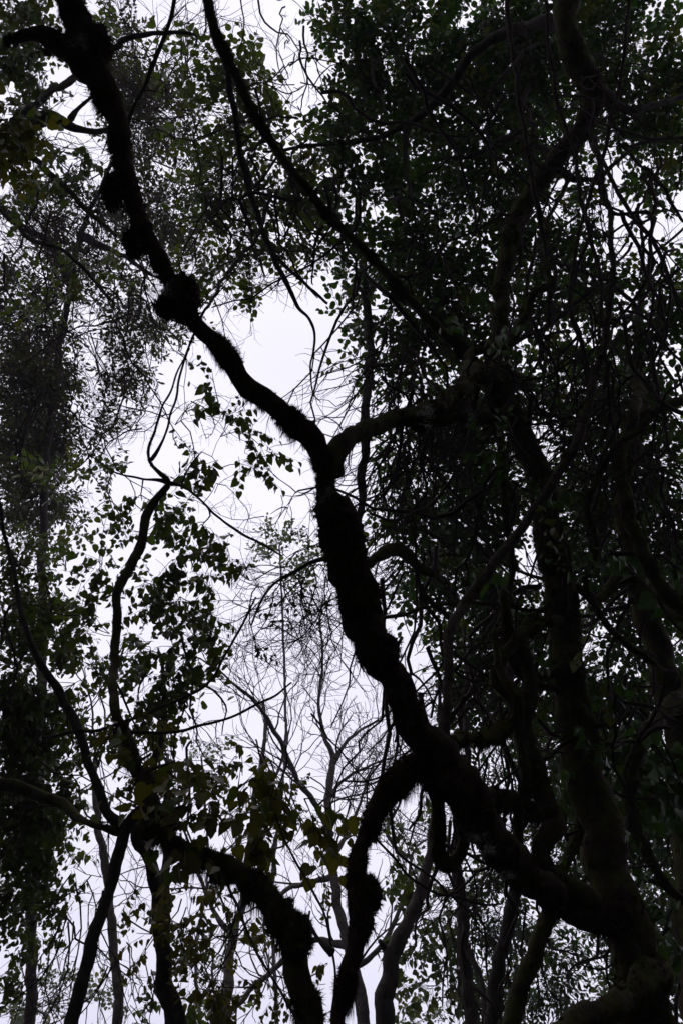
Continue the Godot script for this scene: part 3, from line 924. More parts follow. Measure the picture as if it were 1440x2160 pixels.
func ivy_tree() -> void:
	var g := plant("ivy_clad_tree", "crooked tree bent like a knee, thick with ivy leaves and moss", "tree", ground_under(665, 2180, -4.8))
	var q := limb(g, "trunk", [[645, 2190, 58, -4.9], [628, 2060, 54, -4.95], [606, 1965, 51, -5.0], [565, 1888, 49, -5.05], [500, 1845, 44, -5.1], [420, 1808, 40, -5.15], [352, 1768, 35, -5.2], [316, 1690, 33, -5.25], [286, 1610, 29, -5.3], [262, 1550, 24, -5.3], [243, 1480, 20, -5.3], [240, 1400, 19, 6.1], [243, 1310, 18, 6.3], [255, 1225, 19, 6.5], [290, 1165, 21, 6.7], [315, 1090, 19, 6.9], [340, 1040, 15, 7.0], [355, 1018, 12, 7.05], [335, 995, 9, 7.1], [318, 975, 7, 7.1], [315, 945, 6, 7.15], [330, 900, 5, 7.2], [365, 810, 4, 7.4], [400, 735, 3, 7.6]], "mossy bark", 0.16, true, 14)
	moss(g, q, 900, 0.034, 0.5, -0.1, 0.0, 0.55)
	moss(g, q, 150, 0.014, 0.1, 0.0, 0.55, 0.9)
	for a in [[630, 1958, 4.4, 44, 50], [592, 1935, 4.5, 60, 70], [470, 1838, 4.9, 60, 44], [330, 1745, 5.1, 70, 60], [625, 1990, 4.4, 60, 60]]:
		moss_clump(g, a[0], a[1], a[2], a[3], a[4], "mossy bark")
	limb(g, "branch", [[352, 1018, 9, 7.05], [380, 1022, 7, 7.0], [400, 1030, 5, 6.9], [450, 1085, 5, 6.8], [500, 1120, 6, 6.7], [560, 1150, 5, 6.6], [600, 1170, 3, 6.5]], "dark bark", 0.05, false, 7)
	limb(g, "branch", [[352, 1015, 8, 7.05], [300, 1010, 5, 7.1], [250, 1000, 4, 7.2], [190, 960, 3, 7.4]], "dark bark", 0.05, false, 7)
	limb(g, "branch", [[318, 970, 7, 7.1], [350, 910, 5, 7.3], [380, 800, 5, 7.5], [400, 720, 4, 7.7]], "dark bark", 0.05, false, 7)
	# near large leaves
	crown(g, rows([[310, 1590, 50, 50, 0.45], [380, 1610, 60, 50, 0.5], [410, 1660, 70, 50, 0.6], [520, 1640, 50, 50, 0.78], [480, 1715, 70, 45, 0.75], [585, 1660, 44, 44, 0.74], [560, 1755, 55, 40, 0.74], [400, 1760, 60, 40, 0.65], [320, 1700, 45, 50, 0.4], [670, 1710, 44, 50, 0.72]], 5.2, 21.0, "lobed", 2, 0.98), true, 0.014)
	crown(g, rows([[430, 1640, 90, 60, 0.5], [560, 1700, 80, 60, 0.5], [320, 1640, 60, 70, 0.6], [300, 1540, 60, 40, 0.55], [430, 1880, 60, 50, 0.45], [480, 1960, 55, 55, 0.45], [400, 1980, 55, 60, 0.5], [345, 1890, 40, 60, 0.35], [420, 2080, 60, 60, 0.5], [500, 2060, 50, 60, 0.45], [290, 1990, 40, 50, 0.3], [545, 1980, 30, 50, 0.4], [570, 2100, 40, 40, 0.35], [690, 1900, 24, 50, 0.3], [640, 1800, 40, 40, 0.25], [690, 2060, 20, 40, 0.3]], 6.2, 13.0, "heart", 2, 1.1), false, 0.01)
	crown(g, rows([[450, 800, 45, 45, 0.45], [490, 880, 55, 45, 0.5], [535, 920, 34, 50, 0.5], [430, 950, 60, 60, 0.38], [490, 1000, 55, 45, 0.42], [400, 1070, 60, 50, 0.45], [300, 1060, 55, 45, 0.5], [320, 1130, 60, 45, 0.45], [230, 1100, 45, 40, 0.35], [430, 1130, 50, 50, 0.6], [380, 1190, 70, 45, 0.62], [455, 1190, 36, 44, 0.6], [330, 1260, 80, 55, 0.66], [420, 1290, 60, 55, 0.6], [380, 1380, 85, 60, 0.66], [445, 1370, 44, 44, 0.65], [300, 1360, 60, 60, 0.55], [200, 1210, 60, 55, 0.55], [180, 1300, 55, 55, 0.6], [350, 1465, 80, 50, 0.62], [420, 1440, 44, 40, 0.45]], 7.6, 14.5, "heart", 1, 1.1), false, 0.01)
	crown(g, tangle([[380, 900, 50, 70, 5, 140], [330, 880, 40, 60, 3, 140], [440, 1050, 50, 50, 2, 120], [320, 1830, 60, 60, 5, 150]], 7.4, "bare"), false, 0.006)
	finish(g)

func left_trees() -> void:
	var g := plant("slender_tree", "slender dark tree forking low near the bottom left corner", "tree", ground_under(150, 2170, -6.4))
	limb(g, "trunk", [[148, 2180, 32, -6.4], [185, 2025, 29, -6.4], [217, 1930, 26, -6.4], [226, 1885, 25, -6.4], [254, 1778, 24, -6.4], [262, 1745, 26, -6.4], [228, 1712, 20, -6.4], [195, 1630, 19, -6.4], [160, 1530, 20, -6.4], [112, 1440, 18, -6.4], [66, 1360, 14, -6.4], [42, 1270, 11, -6.4], [20, 1160, 9, -6.4], [0, 1080, 8, -6.3], [-30, 900, 7, -6.2]], "dark bark", 0.1, true)
	limb(g, "branch", [[262, 1750, 24, -6.4], [290, 1715, 20, -6.3], [310, 1680, 14, -6.2], [320, 1600, 8, -6.1]], "dark bark")
	limb(g, "branch", [[250, 1752, 16, -6.4], [215, 1742, 12, -6.4], [180, 1738, 13, -6.5], [140, 1700, 22, -6.8], [60, 1672, 26, -7.0], [-30, 1650, 24, -7.0]], "mossy bark")
	crown(g, rows([[60, 1200, 70, 70, 0.7], [110, 1260, 65, 55, 0.72], [50, 1320, 70, 70, 0.78], [130, 1350, 65, 55, 0.66], [40, 1450, 70, 70, 0.84], [120, 1460, 65, 55, 0.62], [190, 1420, 45, 55, 0.5], [60, 1560, 80, 80, 0.88], [150, 1600, 45, 55, 0.6], [210, 1550, 55, 45, 0.6], [60, 1680, 90, 70, 0.92], [150, 1690, 55, 55, 0.65], [60, 1780, 75, 65, 0.88], [120, 1800, 45, 50, 0.7], [40, 1880, 55, 55, 0.78], [120, 1890, 45, 36, 0.4], [30, 1960, 44, 55, 0.5], [20, 2050, 44, 60, 0.5], [80, 1960, 36, 50, 0.4], [90, 1870, 50, 40, 0.5], [180, 1480, 50, 50, 0.5], [-110, 1300, 90, 140, 0.8], [-110, 1600, 90, 140, 0.8], [-110, 1900, 90, 140, 0.7]], 8.6, 11.5, "heart", 1, 1.12), true, 0.014)
	crown(g, tangle([[190, 1880, 50, 70, 7, 170], [130, 1960, 50, 60, 6, 170], [260, 2040, 50, 60, 6, 150], [220, 1650, 40, 60, 5, 140]], 8.0, "droop"), false, 0.008)
	finish(g)

	g = plant("slender_tree", "dark curved trunk standing just left of the bent ivy tree", "tree", ground_under(385, 2170, -6.8))
	limb(g, "trunk", [[372, 2190, 46, -6.8], [354, 2080, 38, -6.8], [342, 1960, 31, -6.8], [333, 1880, 28, -6.8], [312, 1805, 26, -6.7], [288, 1765, 25, -6.6], [300, 1700, 22, -6.6], [330, 1600, 16, -6.7], [345, 1500, 11, -6.8], [340, 1380, 7, -6.8]], "dark bark", 0.12, true)
	limb(g, "branch", [[345, 1990, 26, -6.8], [352, 1880, 22, -6.9], [350, 1760, 16, -7.0], [352, 1640, 11, -7.1]], "dark bark")
	crown(g, rows([[345, 1560, 50, 50, 0.45], [270, 1510, 45, 40, 0.5], [350, 2040, 40, 50, 0.4], [300, 1880, 30, 50, 0.3], [440, 2020, 50, 50, 0.4], [370, 2120, 50, 40, 0.5]], 8.2, 16.0, "heart", 1), false, 0.01)
	finish(g)

	g = plant("tall_column_tree", "tall tree whose dense dark column of leaves fills the left side", "tree", ground_under(70, 2170, 11.3))
	limb(g, "trunk", [[60, 2180, 24, 11.3], [70, 1900, 23, 11.9], [85, 1600, 21, 12.5], [90, 1300, 19, 13.0], [95, 1050, 17, 13.5], [110, 850, 15, 14.0], [140, 650, 13, 14.5], [170, 500, 11, 14.8], [220, 380, 9, 15.1], [270, 250, 6, 15.5], [290, 120, 4, 15.8]], "dark bark", 0.1, true)
	limb(g, "limb", [[150, 600, 18, 14.6], [110, 520, 14, 14.2], [40, 470, 13, 13.9], [-30, 400, 12, 13.6]], "dark bark")
	limb(g, "limb", [[170, 500, 16, 14.8], [260, 540, 10, 14.4], [320, 580, 7, 14.2]], "dark bark")
	crown(g, rows([[60, 470, 90, 70, 0.6], [150, 430, 80, 80, 0.62], [150, 560, 100, 80, 0.62], [40, 600, 80, 80, 0.75], [60, 700, 85, 85, 0.84], [60, 820, 85, 90, 0.95], [120, 790, 55, 80, 0.84], [60, 940, 90, 90, 0.96], [125, 930, 55, 80, 0.86], [60, 1050, 90, 80, 0.9], [120, 1080, 50, 60, 0.75], [200, 900, 55, 55, 0.65], [225, 960, 36, 55, 0.5], [45, 1140, 55, 50, 0.5], [250, 560, 55, 85, 0.62], [280, 690, 60, 80, 0.75], [270, 790, 50, 50, 0.85], [330, 720, 36, 55, 0.6], [350, 690, 30, 50, 0.5], [340, 430, 75, 75, 0.82], [330, 500, 60, 50, 0.75], [400, 470, 55, 55, 0.6], [250, 470, 36, 50, 0.65], [230, 90, 45, 80, 0.84], [260, 180, 60, 75, 0.86], [310, 160, 60, 55, 0.72], [330, 220, 70, 70, 0.75], [280, 300, 60, 60, 0.82], [350, 330, 50, 80, 0.55], [400, 640, 30, 60, 0.4]], 14.5, 10.0, "narrow", 3, 1.06), false, 0.02)
	crown(g, rows([[378, 120, 36, 30, 0.4], [365, 145, 30, 24, 0.45], [255, 60, 30, 36, 0.5], [220, 560, 70, 60, 0.4], [100, 640, 70, 70, 0.5], [140, 1000, 60, 60, 0.5], [130, 1120, 60, 50, 0.45], [190, 1090, 40, 40, 0.35], [230, 990, 30, 40, 0.4]], 11.0, 13.0, "round", 1), false, 0.01)
	crown(g, tangle([[350, 230, 80, 80, 26, 170], [390, 330, 60, 90, 24, 170], [330, 150, 70, 60, 12, 150], [150, 480, 100, 90, 24, 170], [100, 620, 80, 80, 18, 160], [210, 570, 80, 80, 18, 160], [400, 420, 60, 70, 14, 140], [260, 830, 50, 40, 8, 120], [60, 760, 80, 80, 12, 140], [190, 720, 40, 60, 6, 130], [320, 800, 60, 50, 8, 120], [450, 460, 60, 60, 14, 130]], 14.0, "bare"), false, 0.012)
	finish(g)

	g = plant("yellow_green_tree", "tree with yellow green leaves reaching in at the upper left corner", "tree", ground_under(-130, 2170, -8.0))
	var q := limb(g, "trunk", [[-150, 2180, 60, -8.0], [-140, 1500, 50, 9.0], [-110, 900, 44, 9.6], [-70, 500, 38, 9.8], [10, 295, 34, 9.9], [60, 266, 34, 9.9], [112, 250, 28, 9.9], [150, 264, 18, 9.9], [200, 276, 12, 9.9], [240, 270, 8, 9.9]], "mossy bark", 0.14, true)
	moss(g, q, 120, 0.02, 0.3, 0.0, 0.6)
	limb(g, "branch", [[150, 250, 12, 9.9], [170, 225, 8, 9.9], [195, 205, 6, 9.8]], "dark bark")
	limb(g, "branch", [[-60, 480, 20, 9.8], [30, 330, 13, 9.6], [110, 370, 14, 9.3], [190, 450, 11, 9.2], [245, 500, 8, 9.0]], "mossy bark")
	limb(g, "branch", [[-70, 400, 16, 9.7], [0, 290, 12, 9.2], [85, 212, 14, 8.6], [150, 170, 16, 8.2], [165, 160, 10, 8.1]], "dark bark")
	limb(g, "branch", [[-90, 200, 14, 9.5], [100, 110, 14, 9.3], [235, 105, 15, 9.2], [265, 85, 13, 9.2], [320, 72, 10, 9.2], [385, 68, 8, 9.2], [412, 74, 6, 9.2], [414, 90, 5, 9.2]], "dark bark")
	crown(g, rows([[30, 40, 70, 70, 0.8], [90, 60, 50, 55, 0.72], [30, 150, 65, 65, 0.85], [95, 160, 50, 50, 0.6], [90, 20, 50, 50, 0.8], [70, 230, 50, 50, 0.7], [150, 330, 80, 40, 0.5], [80, 330, 60, 40, 0.6], [70, 400, 60, 50, 0.5]], 9.4, 13.0, "heart", 1), false, 0.012)
	crown(g, rows([[30, 260, 55, 70, 0.86], [15, 330, 40, 50, 0.86], [55, 215, 30, 36, 0.6]], 6.4, 16.0, "lobed", 2), true, 0.012)
	crown(g, tangle([[150, 300, 70, 50, 12, 140], [180, 390, 80, 60, 14, 150], [60, 420, 80, 60, 10, 150], [400, 110, 60, 50, 5, 130]], 10.0, "bare"), false, 0.008)
	finish(g)

func bare_trees() -> void:
	var g := plant("bare_tree", "pale leafless tree forking against the bright sky, bottom centre", "tree", ground_under(765, 2170, -14.0), "", "grey twig")
	limb(g, "trunk", [[768, 2180, 30, -14.0], [748, 2050, 26, -14.0], [720, 1945, 22, -14.0], [702, 1820, 20, -14.0], [692, 1700, 17, -14.0], [703, 1600, 14, -14.0]], "smooth bark", 0.08, true, 10)
	var arms := [[[703, 1600, 10, -14.0], [680, 1540, 8, -14.0], [672, 1480, 7, -13.8], [680, 1400, 6, -13.6], [676, 1320, 4, -13.5]], [[703, 1602, 9, -14.0], [735, 1560, 7, -14.0], [770, 1535, 6, -14.2], [800, 1520, 4, -14.3]], [[700, 1760, 11, -14.0], [660, 1690, 12, -13.6], [625, 1640, 12, -13.3], [590, 1560, 11, -13.0], [545, 1490, 8, -12.6], [480, 1430, 5, -12.2]], [[705, 1850, 12, -14.0], [650, 1862, 10, -14.0], [600, 1880, 9, -13.8], [560, 1930, 7, -13.6]], [[705, 1800, 10, -14.0], [740, 1750, 8, -14.2], [760, 1690, 6, -14.4], [775, 1640, 4, -14.5]], [[735, 2000, 14, -14.0], [660, 1985, 12, -14.2], [560, 2060, 12, -14.4], [470, 2150, 12, -14.4]], [[745, 2040, 12, -14.0], [800, 2000, 11, -14.0], [850, 1900, 9, -14.2], [870, 1800, 6, -14.4]], [[690, 1700, 9, -14.0], [720, 1650, 7, -14.0], [790, 1610, 5, -13.8], [850, 1590, 3, -13.6]], [[860, 1810, 8, -14.4], [815, 1760, 7, -14.5], [840, 1700, 5, -14.6], [855, 1650, 4, -14.7]]]
	for a in arms:
		var q := limb(g, "branch", a, "smooth bark", 0.06, false, 7)
		var p: PackedVector3Array = q[0]
		for k in range(2, p.size(), 8):
			if rng.randf() < 0.8:
				var d := (p[mini(k + 1, p.size() - 1)] - p[k - 1]).normalized()
				fork(g, g.twigs, p[k], (d * 0.7 + any_dir() * 0.7 + Vector3(0, 0.35, 0)).normalized(), rng.randf_range(0.5, 1.1), maxf(q[1][k] * 0.4, 0.007), 2)
		fork(g, g.twigs, p[-1], (p[-1] - p[-3]).normalized(), 0.9, q[1][-1] * 0.9, 2)
	finish(g)
	g = plant("bare_tree", "thin pale leafless tree behind the ivy tree's bend", "tree", ground_under(480, 2170, -15.0), "", "grey twig")
	limb(g, "trunk", [[470, 2180, 24, -15.0], [490, 2000, 20, -15.0], [520, 1850, 16, -15.0], [535, 1700, 12, -15.0], [560, 1560, 9, -15.0], [555, 1480, 6, -15.0]], "smooth bark", 0.08, true, 9)
	for a in [[[505, 1920, 10, -15.0], [560, 1820, 8, -14.8], [600, 1720, 6, -14.6]], [[495, 1980, 12, -15.0], [440, 1900, 9, -15.0], [400, 1780, 7, -15.0]], [[540, 1680, 7, -15.0], [590, 1620, 6, -15.0], [610, 1540, 4, -15.0]]]:
		var q := limb(g, "branch", a, "smooth bark", 0.06, false, 7)
		fork(g, g.twigs, q[0][-1], (q[0][-1] - q[0][-3]).normalized(), 1.1, q[1][-1] * 0.8, 2)
		fork(g, g.twigs, q[0][q[0].size() / 2], (any_dir() * 0.6 + Vector3.UP).normalized(), 1.0, q[1][-1] * 0.7, 2)
	finish(g)
	g = plant("bare_tree", "thin pale trunk rising behind the forked slender tree, lower left", "tree", ground_under(245, 2170, -12.0), "", "grey twig")
	limb(g, "trunk", [[248, 2180, 22, -12.0], [240, 2000, 20, -12.0], [226, 1850, 18, -12.0], [205, 1720, 14, -12.0], [200, 1600, 9, -12.0]], "smooth bark", 0.08, true, 9)
	for k in 3:
		fork(g, g.twigs, g.skeleton[-1 - k * 4], (any_dir() * 0.5 + Vector3.UP).normalized(), 1.1, 0.02, 2)
	finish(g)

func distant_trees() -> void:
	var spots := [
		["pale hazy tree crown low in the bottom left corner", 130, 2200, 30.0, [[60, 2110, 45, 36, 0.6], [130, 2090, 45, 40, 0.62], [200, 2110, 45, 36, 0.55], [250, 2085, 26, 26, 0.4], [20, 2150, 40, 30, 0.6]], 8.0],
		["pale hazy crown behind the drooping dead twigs beside the fat limb", 585, 2200, 28.0, [[590, 1140, 46, 26, 0.6], [540, 1165, 36, 26, 0.5], [640, 1170, 36, 36, 0.6], [600, 1200, 40, 30, 0.45]], 8.0],
		["pale hazy crown peeping between trunks at the bottom right of centre", 880, 2220, 32.0, [[880, 2150, 44, 18, 0.6], [920, 2140, 30, 24, 0.5], [830, 2160, 30, 16, 0.5]], 7.0],
		["faint grey tuft of foliage above the bent ivy trunk", 425, 2200, 34.0, [[425, 1585, 34, 40, 0.35], [450, 1560, 24, 24, 0.35]], 7.0],
		["hazy rust barked tree standing behind the bent ivy trunk", 395, 2200, 20.0, [[450, 2010, 40, 50, 0.3], [500, 2120, 40, 40, 0.35], [440, 2110, 50, 40, 0.4]], 9.0]]
	for a in spots:
		var foot := spot(a[1], a[2], a[3])
		var g := plant("distant_tree", a[0], "tree", Vector3(foot.x, 0, foot.z), "hazy trees far behind", "grey twig")
		var top: Array = a[4][0]
		limb(g, "trunk", [[a[1], a[2], 9, a[3]], [lerpf(a[1], top[0], 0.3) - 12, lerpf(a[2], top[1], 0.3), 8, a[3]], [lerpf(a[1], top[0], 0.6) + 14, lerpf(a[2], top[1], 0.6), 6, a[3]], [top[0], top[1] + 10, 4, a[3]]], "smooth bark", 0.05, true, 8)
		crown(g, rows(a[4], a[3], a[5], "round", 1), false, 0.02)
		finish(g)

func lianas() -> void:
	liana("long mossy liana sweeping diagonally down to the shaggy limb's fork", [[1235, 250, 9, 8.2], [1275, 400, 10, 7.6], [1292, 540, 12, 7.0], [1280, 680, 16, 6.7], [1250, 820, 19, 6.4], [1220, 910, 20, 6.2], [1175, 995, 20, 6.0], [1110, 1100, 20, 5.8], [1050, 1180, 20, 5.6], [990, 1260, 22, 5.4], [957, 1310, 24, 5.2], [945, 1380, 22, 5.0], [943, 1450, 20, 4.85], [935, 1560, 26, 4.66]], "liana bark", 300)
	liana("kinked liana looping into an S beside the great trunk's top fork", [[1152, 470, 13, 7.6], [1156, 530, 14, 7.3], [1150, 570, 13, 7.1], [1160, 602, 12, 7.0], [1130, 622, 16, 6.9], [1095, 690, 18, 6.8], [1062, 738, 20, 6.7], [1010, 742, 18, 6.6], [984, 756, 22, 6.5], [986, 815, 22, 5.8]], "mossy bark", 400)
	liana("straight cord hanging down the right canopy beside the mossy limb", [[1062, -30, 10, 7.6], [1085, 150, 11, 7.5], [1110, 300, 11, 7.4], [1128, 420, 11, 7.3], [1145, 500, 12, 7.3], [1158, 580, 12, 7.2], [1156, 690, 9, 7.2]])
	liana("thin wavering vine crossing the upper right mossy limb", [[1150, -30, 8, 7.6], [1160, 120, 8, 7.7], [1185, 250, 9, 7.8], [1215, 330, 9, 7.8], [1221, 420, 9, 7.8], [1246, 520, 9, 7.7], [1270, 600, 9, 7.6], [1264, 690, 8, 7.5]])
	liana("slack vine slanting over the bright gap at the upper right border", [[1245, 280, 9, 8.2], [1290, 380, 9, 8.0], [1330, 450, 9, 7.9], [1380, 510, 9, 7.8], [1412, 590, 9, 7.7], [1460, 680, 8, 7.6]])
	liana("kinked twig vine with a square bend over the right gap", [[1240, 290, 8, 8.2], [1262, 350, 8, 7.8], [1272, 425, 8, 7.5], [1300, 450, 8, 7.4], [1362, 450, 8, 7.4], [1372, 480, 7, 7.4], [1356, 515, 7, 7.4], [1376, 560, 8, 7.4], [1330, 640, 7, 7.4], [1290, 690, 6, 7.4]])
	liana("dark twin stem beside the long slanting limb at the top", [[425, -60, 14, 7.2], [455, 80, 14, 7.4], [480, 155, 14, 7.5], [498, 260, 14, 7.6], [520, 380, 14, 7.7], [545, 460, 13, 7.7], [562, 505, 12, 7.7], [600, 590, 11, 7.6], [622, 640, 8, 7.6], [650, 672, 6, 7.6], [663, 715, 5, 7.6], [656, 775, 4, 7.6], [660, 828, 3, 7.6], [676, 850, 2, 7.6]], "dark bark")
	liana("thin straight stem slanting from the top border behind the shaggy limb", [[385, -60, 9, 5.4], [330, 130, 9, 5.3], [272, 245, 8, 5.2], [250, 310, 6, 5.1]], "dark bark")
	liana("thin stem slanting down to the round moss lump", [[572, 405, 7, 7.0], [545, 495, 8, 6.6], [482, 570, 8, 6.0], [427, 668, 6, 5.0], [390, 760, 5, 4.8]], "dark bark")
	liana("wiry stem crossing below the bent ivy trunk", [[470, 1850, 6, 4.7], [520, 1965, 6, 4.4], [580, 2080, 6, 4.1], [650, 2190, 6, 3.9]], "dark bark")
	liana("long thin cord running past the bent ivy trunk's upper side", [[540, 1560, 4, 5.6], [585, 1730, 4, 5.3], [650, 1860, 5, 5.0], [690, 1960, 5, 4.8], [702, 2080, 5, 4.6], [696, 2190, 5, 4.4]], "dark bark")
	liana("wiry cord strung beneath the hooked mossy stub", [[775, 1735, 5, 5.2], [830, 1812, 5, 5.3], [890, 1868, 5, 5.4], [990, 1900, 5, 5.6], [1060, 1903, 4, 5.8]], "dark bark")
	liana("bowed bare runner spanning from the ivy tree toward the centre", [[240, 1545, 8, 5.7], [320, 1543, 7, 5.7], [400, 1538, 7, 5.7], [480, 1512, 6, 5.8], [560, 1480, 5, 5.9], [615, 1440, 4, 6.0]], "dark bark")
	liana("second bowed runner rising from the slender tree's crown", [[90, 1555, 7, 6.2], [200, 1540, 7, 6.1], [320, 1500, 6, 6.1], [440, 1440, 6, 6.2], [500, 1330, 5, 6.3], [540, 1260, 4, 6.4]], "dark bark")
	liana("level dark rod running right from the fat shaggy limb", [[770, 1312, 8, 5.6], [870, 1292, 8, 5.9], [970, 1270, 9, 6.3], [1075, 1278, 9, 6.6], [1180, 1300, 9, 6.7]], "mossy bark")
	liana("drooping vine arching across the right border below the gap", [[1305, 640, 9, 7.8], [1330, 760, 10, 7.8], [1385, 840, 10, 7.8], [1470, 885, 10, 7.8]])
	liana("upright creeper climbing along the great trunk's inner side", [[1090, 1420, 16, 6.0], [1066, 1300, 16, 6.2], [1080, 1180, 14, 6.3], [1062, 1060, 14, 6.4], [1052, 940, 14, 6.6], [1070, 860, 12, 7.0]], "mossy bark", 300)
	liana("fat mossy creeper twisting in an S at the great trunk's foot", [[1275, 1925, 46, 5.45], [1235, 1884, 46, 5.3], [1186, 1852, 45, 5.3], [1148, 1826, 44, 5.35], [1145, 1780, 44, 5.4], [1166, 1742, 46, 5.5], [1146, 1690, 48, 5.6], [1120, 1615, 46, 5.7], [1106, 1500, 40, 5.8], [1120, 1430, 32, 5.9], [1095, 1350, 26, 6.0], [1130, 1300, 22, 6.3]], "mossy bark", 700, 0.2)
	liana("gnarled mossy creeper curling left of the great trunk", [[1180, 1310, 22, 6.4], [1110, 1330, 24, 6.0], [1060, 1380, 26, 5.8], [1038, 1430, 24, 5.7], [1070, 1480, 22, 5.7], [1120, 1500, 20, 5.7]], "mossy bark", 700, 0.2)
	liana("curving mossy vine hanging near the right border", [[1345, 790, 20, 8.8], [1342, 840, 24, 7.4], [1312, 960, 27, 6.8], [1328, 1090, 32, 6.5], [1360, 1180, 34, 6.3], [1405, 1255, 30, 6.2], [1470, 1310, 28, 6.1]], "mossy bark", 500, 0.2)
	liana("dark hanging pole behind the forked limb's right arm", [[735, 310, 5, 9.7], [752, 430, 9, 11.2], [766, 560, 14, 10.8], [778, 740, 19, 9.6], [772, 880, 19, 8.6], [764, 1010, 18, 8.4], [755, 1120, 14, 8.2], [748, 1220, 10, 8.0]], "dark bark")
	liana("thick broken bough tip behind the fat shaggy limb", [[940, 1230, 10, 7.4], [885, 1195, 22, 7.0], [850, 1165, 30, 6.8], [815, 1162, 32, 6.6], [785, 1185, 22, 6.4], [745, 1215, 16, 6.2]], "mossy bark")
	liana("horizontal shadowy bough right of the forked limb's arm", [[880, 900, 14, 7.0], [950, 885, 24, 7.0], [1010, 880, 26, 7.1], [1080, 890, 20, 7.2]], "mossy bark")
	liana("olive mossy creeper coiling below the gnarled creeper's elbow", [[1045, 1330, 14, 5.8], [1052, 1420, 18, 5.6], [1085, 1470, 20, 5.5], [1090, 1550, 20, 5.5], [1112, 1630, 20, 5.45], [1090, 1720, 16, 5.45], [1100, 1800, 14, 5.4]], "mossy bark", 800, 0.2)
	liana("short upright mossy stem left of the great trunk's waist", [[1066, 1245, 18, 6.0], [1072, 1330, 22, 6.0], [1078, 1400, 20, 6.0], [1120, 1440, 16, 6.1], [1180, 1450, 14, 6.3]], "mossy bark", 700, 0.2)
	liana("thin looping vine swinging beneath the kinked S liana", [[990, 830, 8, 6.6], [985, 960, 9, 6.6], [1010, 1080, 10, 6.5], [1060, 1130, 10, 6.4], [1085, 1060, 9, 6.4], [1060, 980, 8, 6.5], [1090, 880, 8, 6.8]], "liana bark", 0, 0.12)
	liana("slack cord swinging from the S liana past the forked limb's arm", [[1060, 745, 7, 6.7], [1000, 880, 8, 6.5], [960, 1000, 8, 6.3], [900, 1070, 8, 6.1], [830, 1095, 7, 5.9], [780, 1080, 6, 5.7]], "liana bark", 0, 0.12)
	liana("mossy vine zigzagging down the right border's dark leaves", [[1390, 860, 12, 7.0], [1350, 900, 14, 6.9], [1290, 960, 14, 6.8], [1240, 1060, 14, 6.7], [1260, 1160, 12, 6.6], [1230, 1230, 12, 6.6], [1290, 1330, 14, 6.4], [1380, 1400, 14, 6.3]], "mossy bark", 500, 0.2)
	liana("long thin vine trailing from the top border into the right gap", [[1330, -30, 7, 7.4], [1310, 150, 8, 7.5], [1270, 330, 8, 7.5], [1225, 480, 8, 7.4], [1200, 640, 9, 7.3], [1240, 780, 9, 7.2], [1230, 900, 8, 7.1]], "liana bark", 0, 0.12)
	# hanging curtains of thin vines
	var g := plant("hanging_vine", "curtain of dead drooping twigs hanging left of the fat shaggy limb", "vine", spot(720, 1190, 6.2))
	limb(g, "stem", [[745, 1210, 14, 6.2], [690, 1180, 12, 6.1], [630, 1195, 8, 6.0], [575, 1240, 6, 6.0], [530, 1320, 4, 6.0]], "dark bark", 0.08, false, 8)
	crown(g, tangle([[660, 1210, 50, 40, 5, 150], [600, 1220, 70, 40, 5, 150], [650, 1280, 40, 50, 5, 150], [700, 1260, 20, 50, 4, 140]], 6.2, "droop"), false, 0.006)
	crown(g, tangle([[640, 1220, 60, 50, 9, 150], [590, 1260, 70, 60, 9, 150], [650, 1320, 50, 60, 7, 140], [560, 1330, 60, 60, 5, 140]], 6.3, "bare"), false, 0.006)
	crown(g, rows([[530, 1350, 24, 24, 0.4], [640, 1140, 30, 30, 0.3], [500, 1230, 20, 40, 0.4], [640, 1250, 50, 50, 0.22], [590, 1310, 50, 50, 0.18]], 6.2, 11.0, "narrow", 3), false, 0.005)
	finish(g)
	g = plant("hanging_vine", "curtain of long drooping vines behind the forked limb's right arm", "vine", spot(800, 600, 8.4))
	limb(g, "stem", [[760, 560, 8, 8.6], [800, 610, 10, 8.4], [860, 640, 10, 8.3], [920, 700, 9, 8.2]], "dark bark", 0.08, false, 8)
	crown(g, tangle([[815, 720, 26, 70, 6, 190], [850, 760, 50, 70, 12, 240], [830, 860, 30, 70, 9, 200], [870, 940, 50, 70, 12, 200], [810, 1020, 26, 70, 6, 170], [850, 1080, 50, 60, 8, 170], [910, 860, 50, 60, 8, 220]], 8.4, "droop"), false, 0.006)
	finish(g)
	g = plant("hanging_vine", "fine drooping twigs veiling the right canopy below the kinked loop", "vine", spot(1180, 700, 7.8))
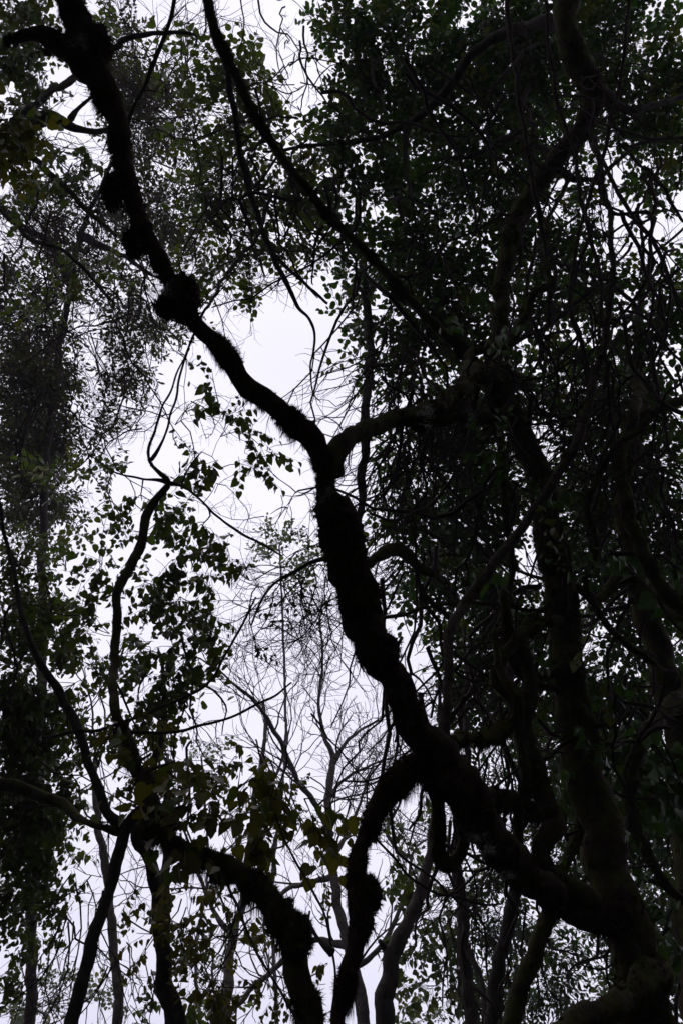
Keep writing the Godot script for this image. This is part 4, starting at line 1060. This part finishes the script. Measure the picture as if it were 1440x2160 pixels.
	limb(g, "stem", [[1270, 600, 9, 7.8], [1210, 640, 10, 7.8], [1150, 690, 9, 7.7], [1080, 720, 7, 7.6]], "liana bark", 0.08, false, 8)
	crown(g, tangle([[1150, 800, 70, 60, 10, 240], [1250, 760, 70, 70, 10, 240], [1180, 640, 70, 60, 8, 200], [1300, 900, 60, 70, 8, 220], [1180, 200, 80, 100, 6, 220], [1260, 400, 60, 80, 6, 200]], 7.8, "droop"), false, 0.006)
	finish(g)
	g = plant("hanging_vine", "loose web of thin crossing vines strung before the right canopy", "vine", spot(1100, 500, 8.0))
	limb(g, "stem", [[1200, 380, 9, 8.2], [1130, 520, 9, 7.8], [1110, 640, 8, 7.6], [1170, 780, 8, 7.5], [1160, 900, 7, 7.4]], "liana bark", 0.1, false, 8)
	arcs(g, 62, 780, 1440, 80, 900, 7.0, 9.4, 330, 9.0)
	arcs(g, 80, 800, 1440, 750, 1500, 6.0, 9.0, 320, 9.5)
	arcs(g, 50, 900, 1440, 1400, 2060, 6.0, 9.0, 300, 9.0)
	finish(g)
	g = plant("hanging_vine", "wiry web of thin stems crossing the top middle leaves", "vine", spot(560, 380, 8.0))
	limb(g, "stem", [[515, 330, 9, 7.7], [545, 470, 10, 7.9], [600, 560, 8, 8.0], [690, 640, 6, 8.1]], "dark bark", 0.1, false, 8)
	arcs(g, 24, 420, 680, 150, 440, 7.0, 9.5, 170, 5.0)
	arcs(g, 12, 520, 700, -40, 160, 7.0, 9.0, 170, 4.0)
	arcs(g, 12, 480, 700, 150, 480, 7.0, 8.6, 260, 7.0)
	finish(g)
	g = plant("hanging_vine", "wiry web of thin stems trailing through the left column of leaves", "vine", spot(120, 600, 9.0))
	limb(g, "stem", [[-20, 420, 9, 9.4], [60, 500, 9, 9.2], [150, 540, 8, 9.0], [240, 640, 6, 9.0]], "dark bark", 0.1, false, 8)
	arcs(g, 40, 0, 330, 380, 900, 8.6, 11.5, 260, 4.5)
	arcs(g, 34, 0, 420, 1150, 2050, 6.5, 9.5, 250, 5.0)
	arcs(g, 16, 380, 700, 1500, 2000, 5.5, 9.0, 260, 4.5)
	finish(g)
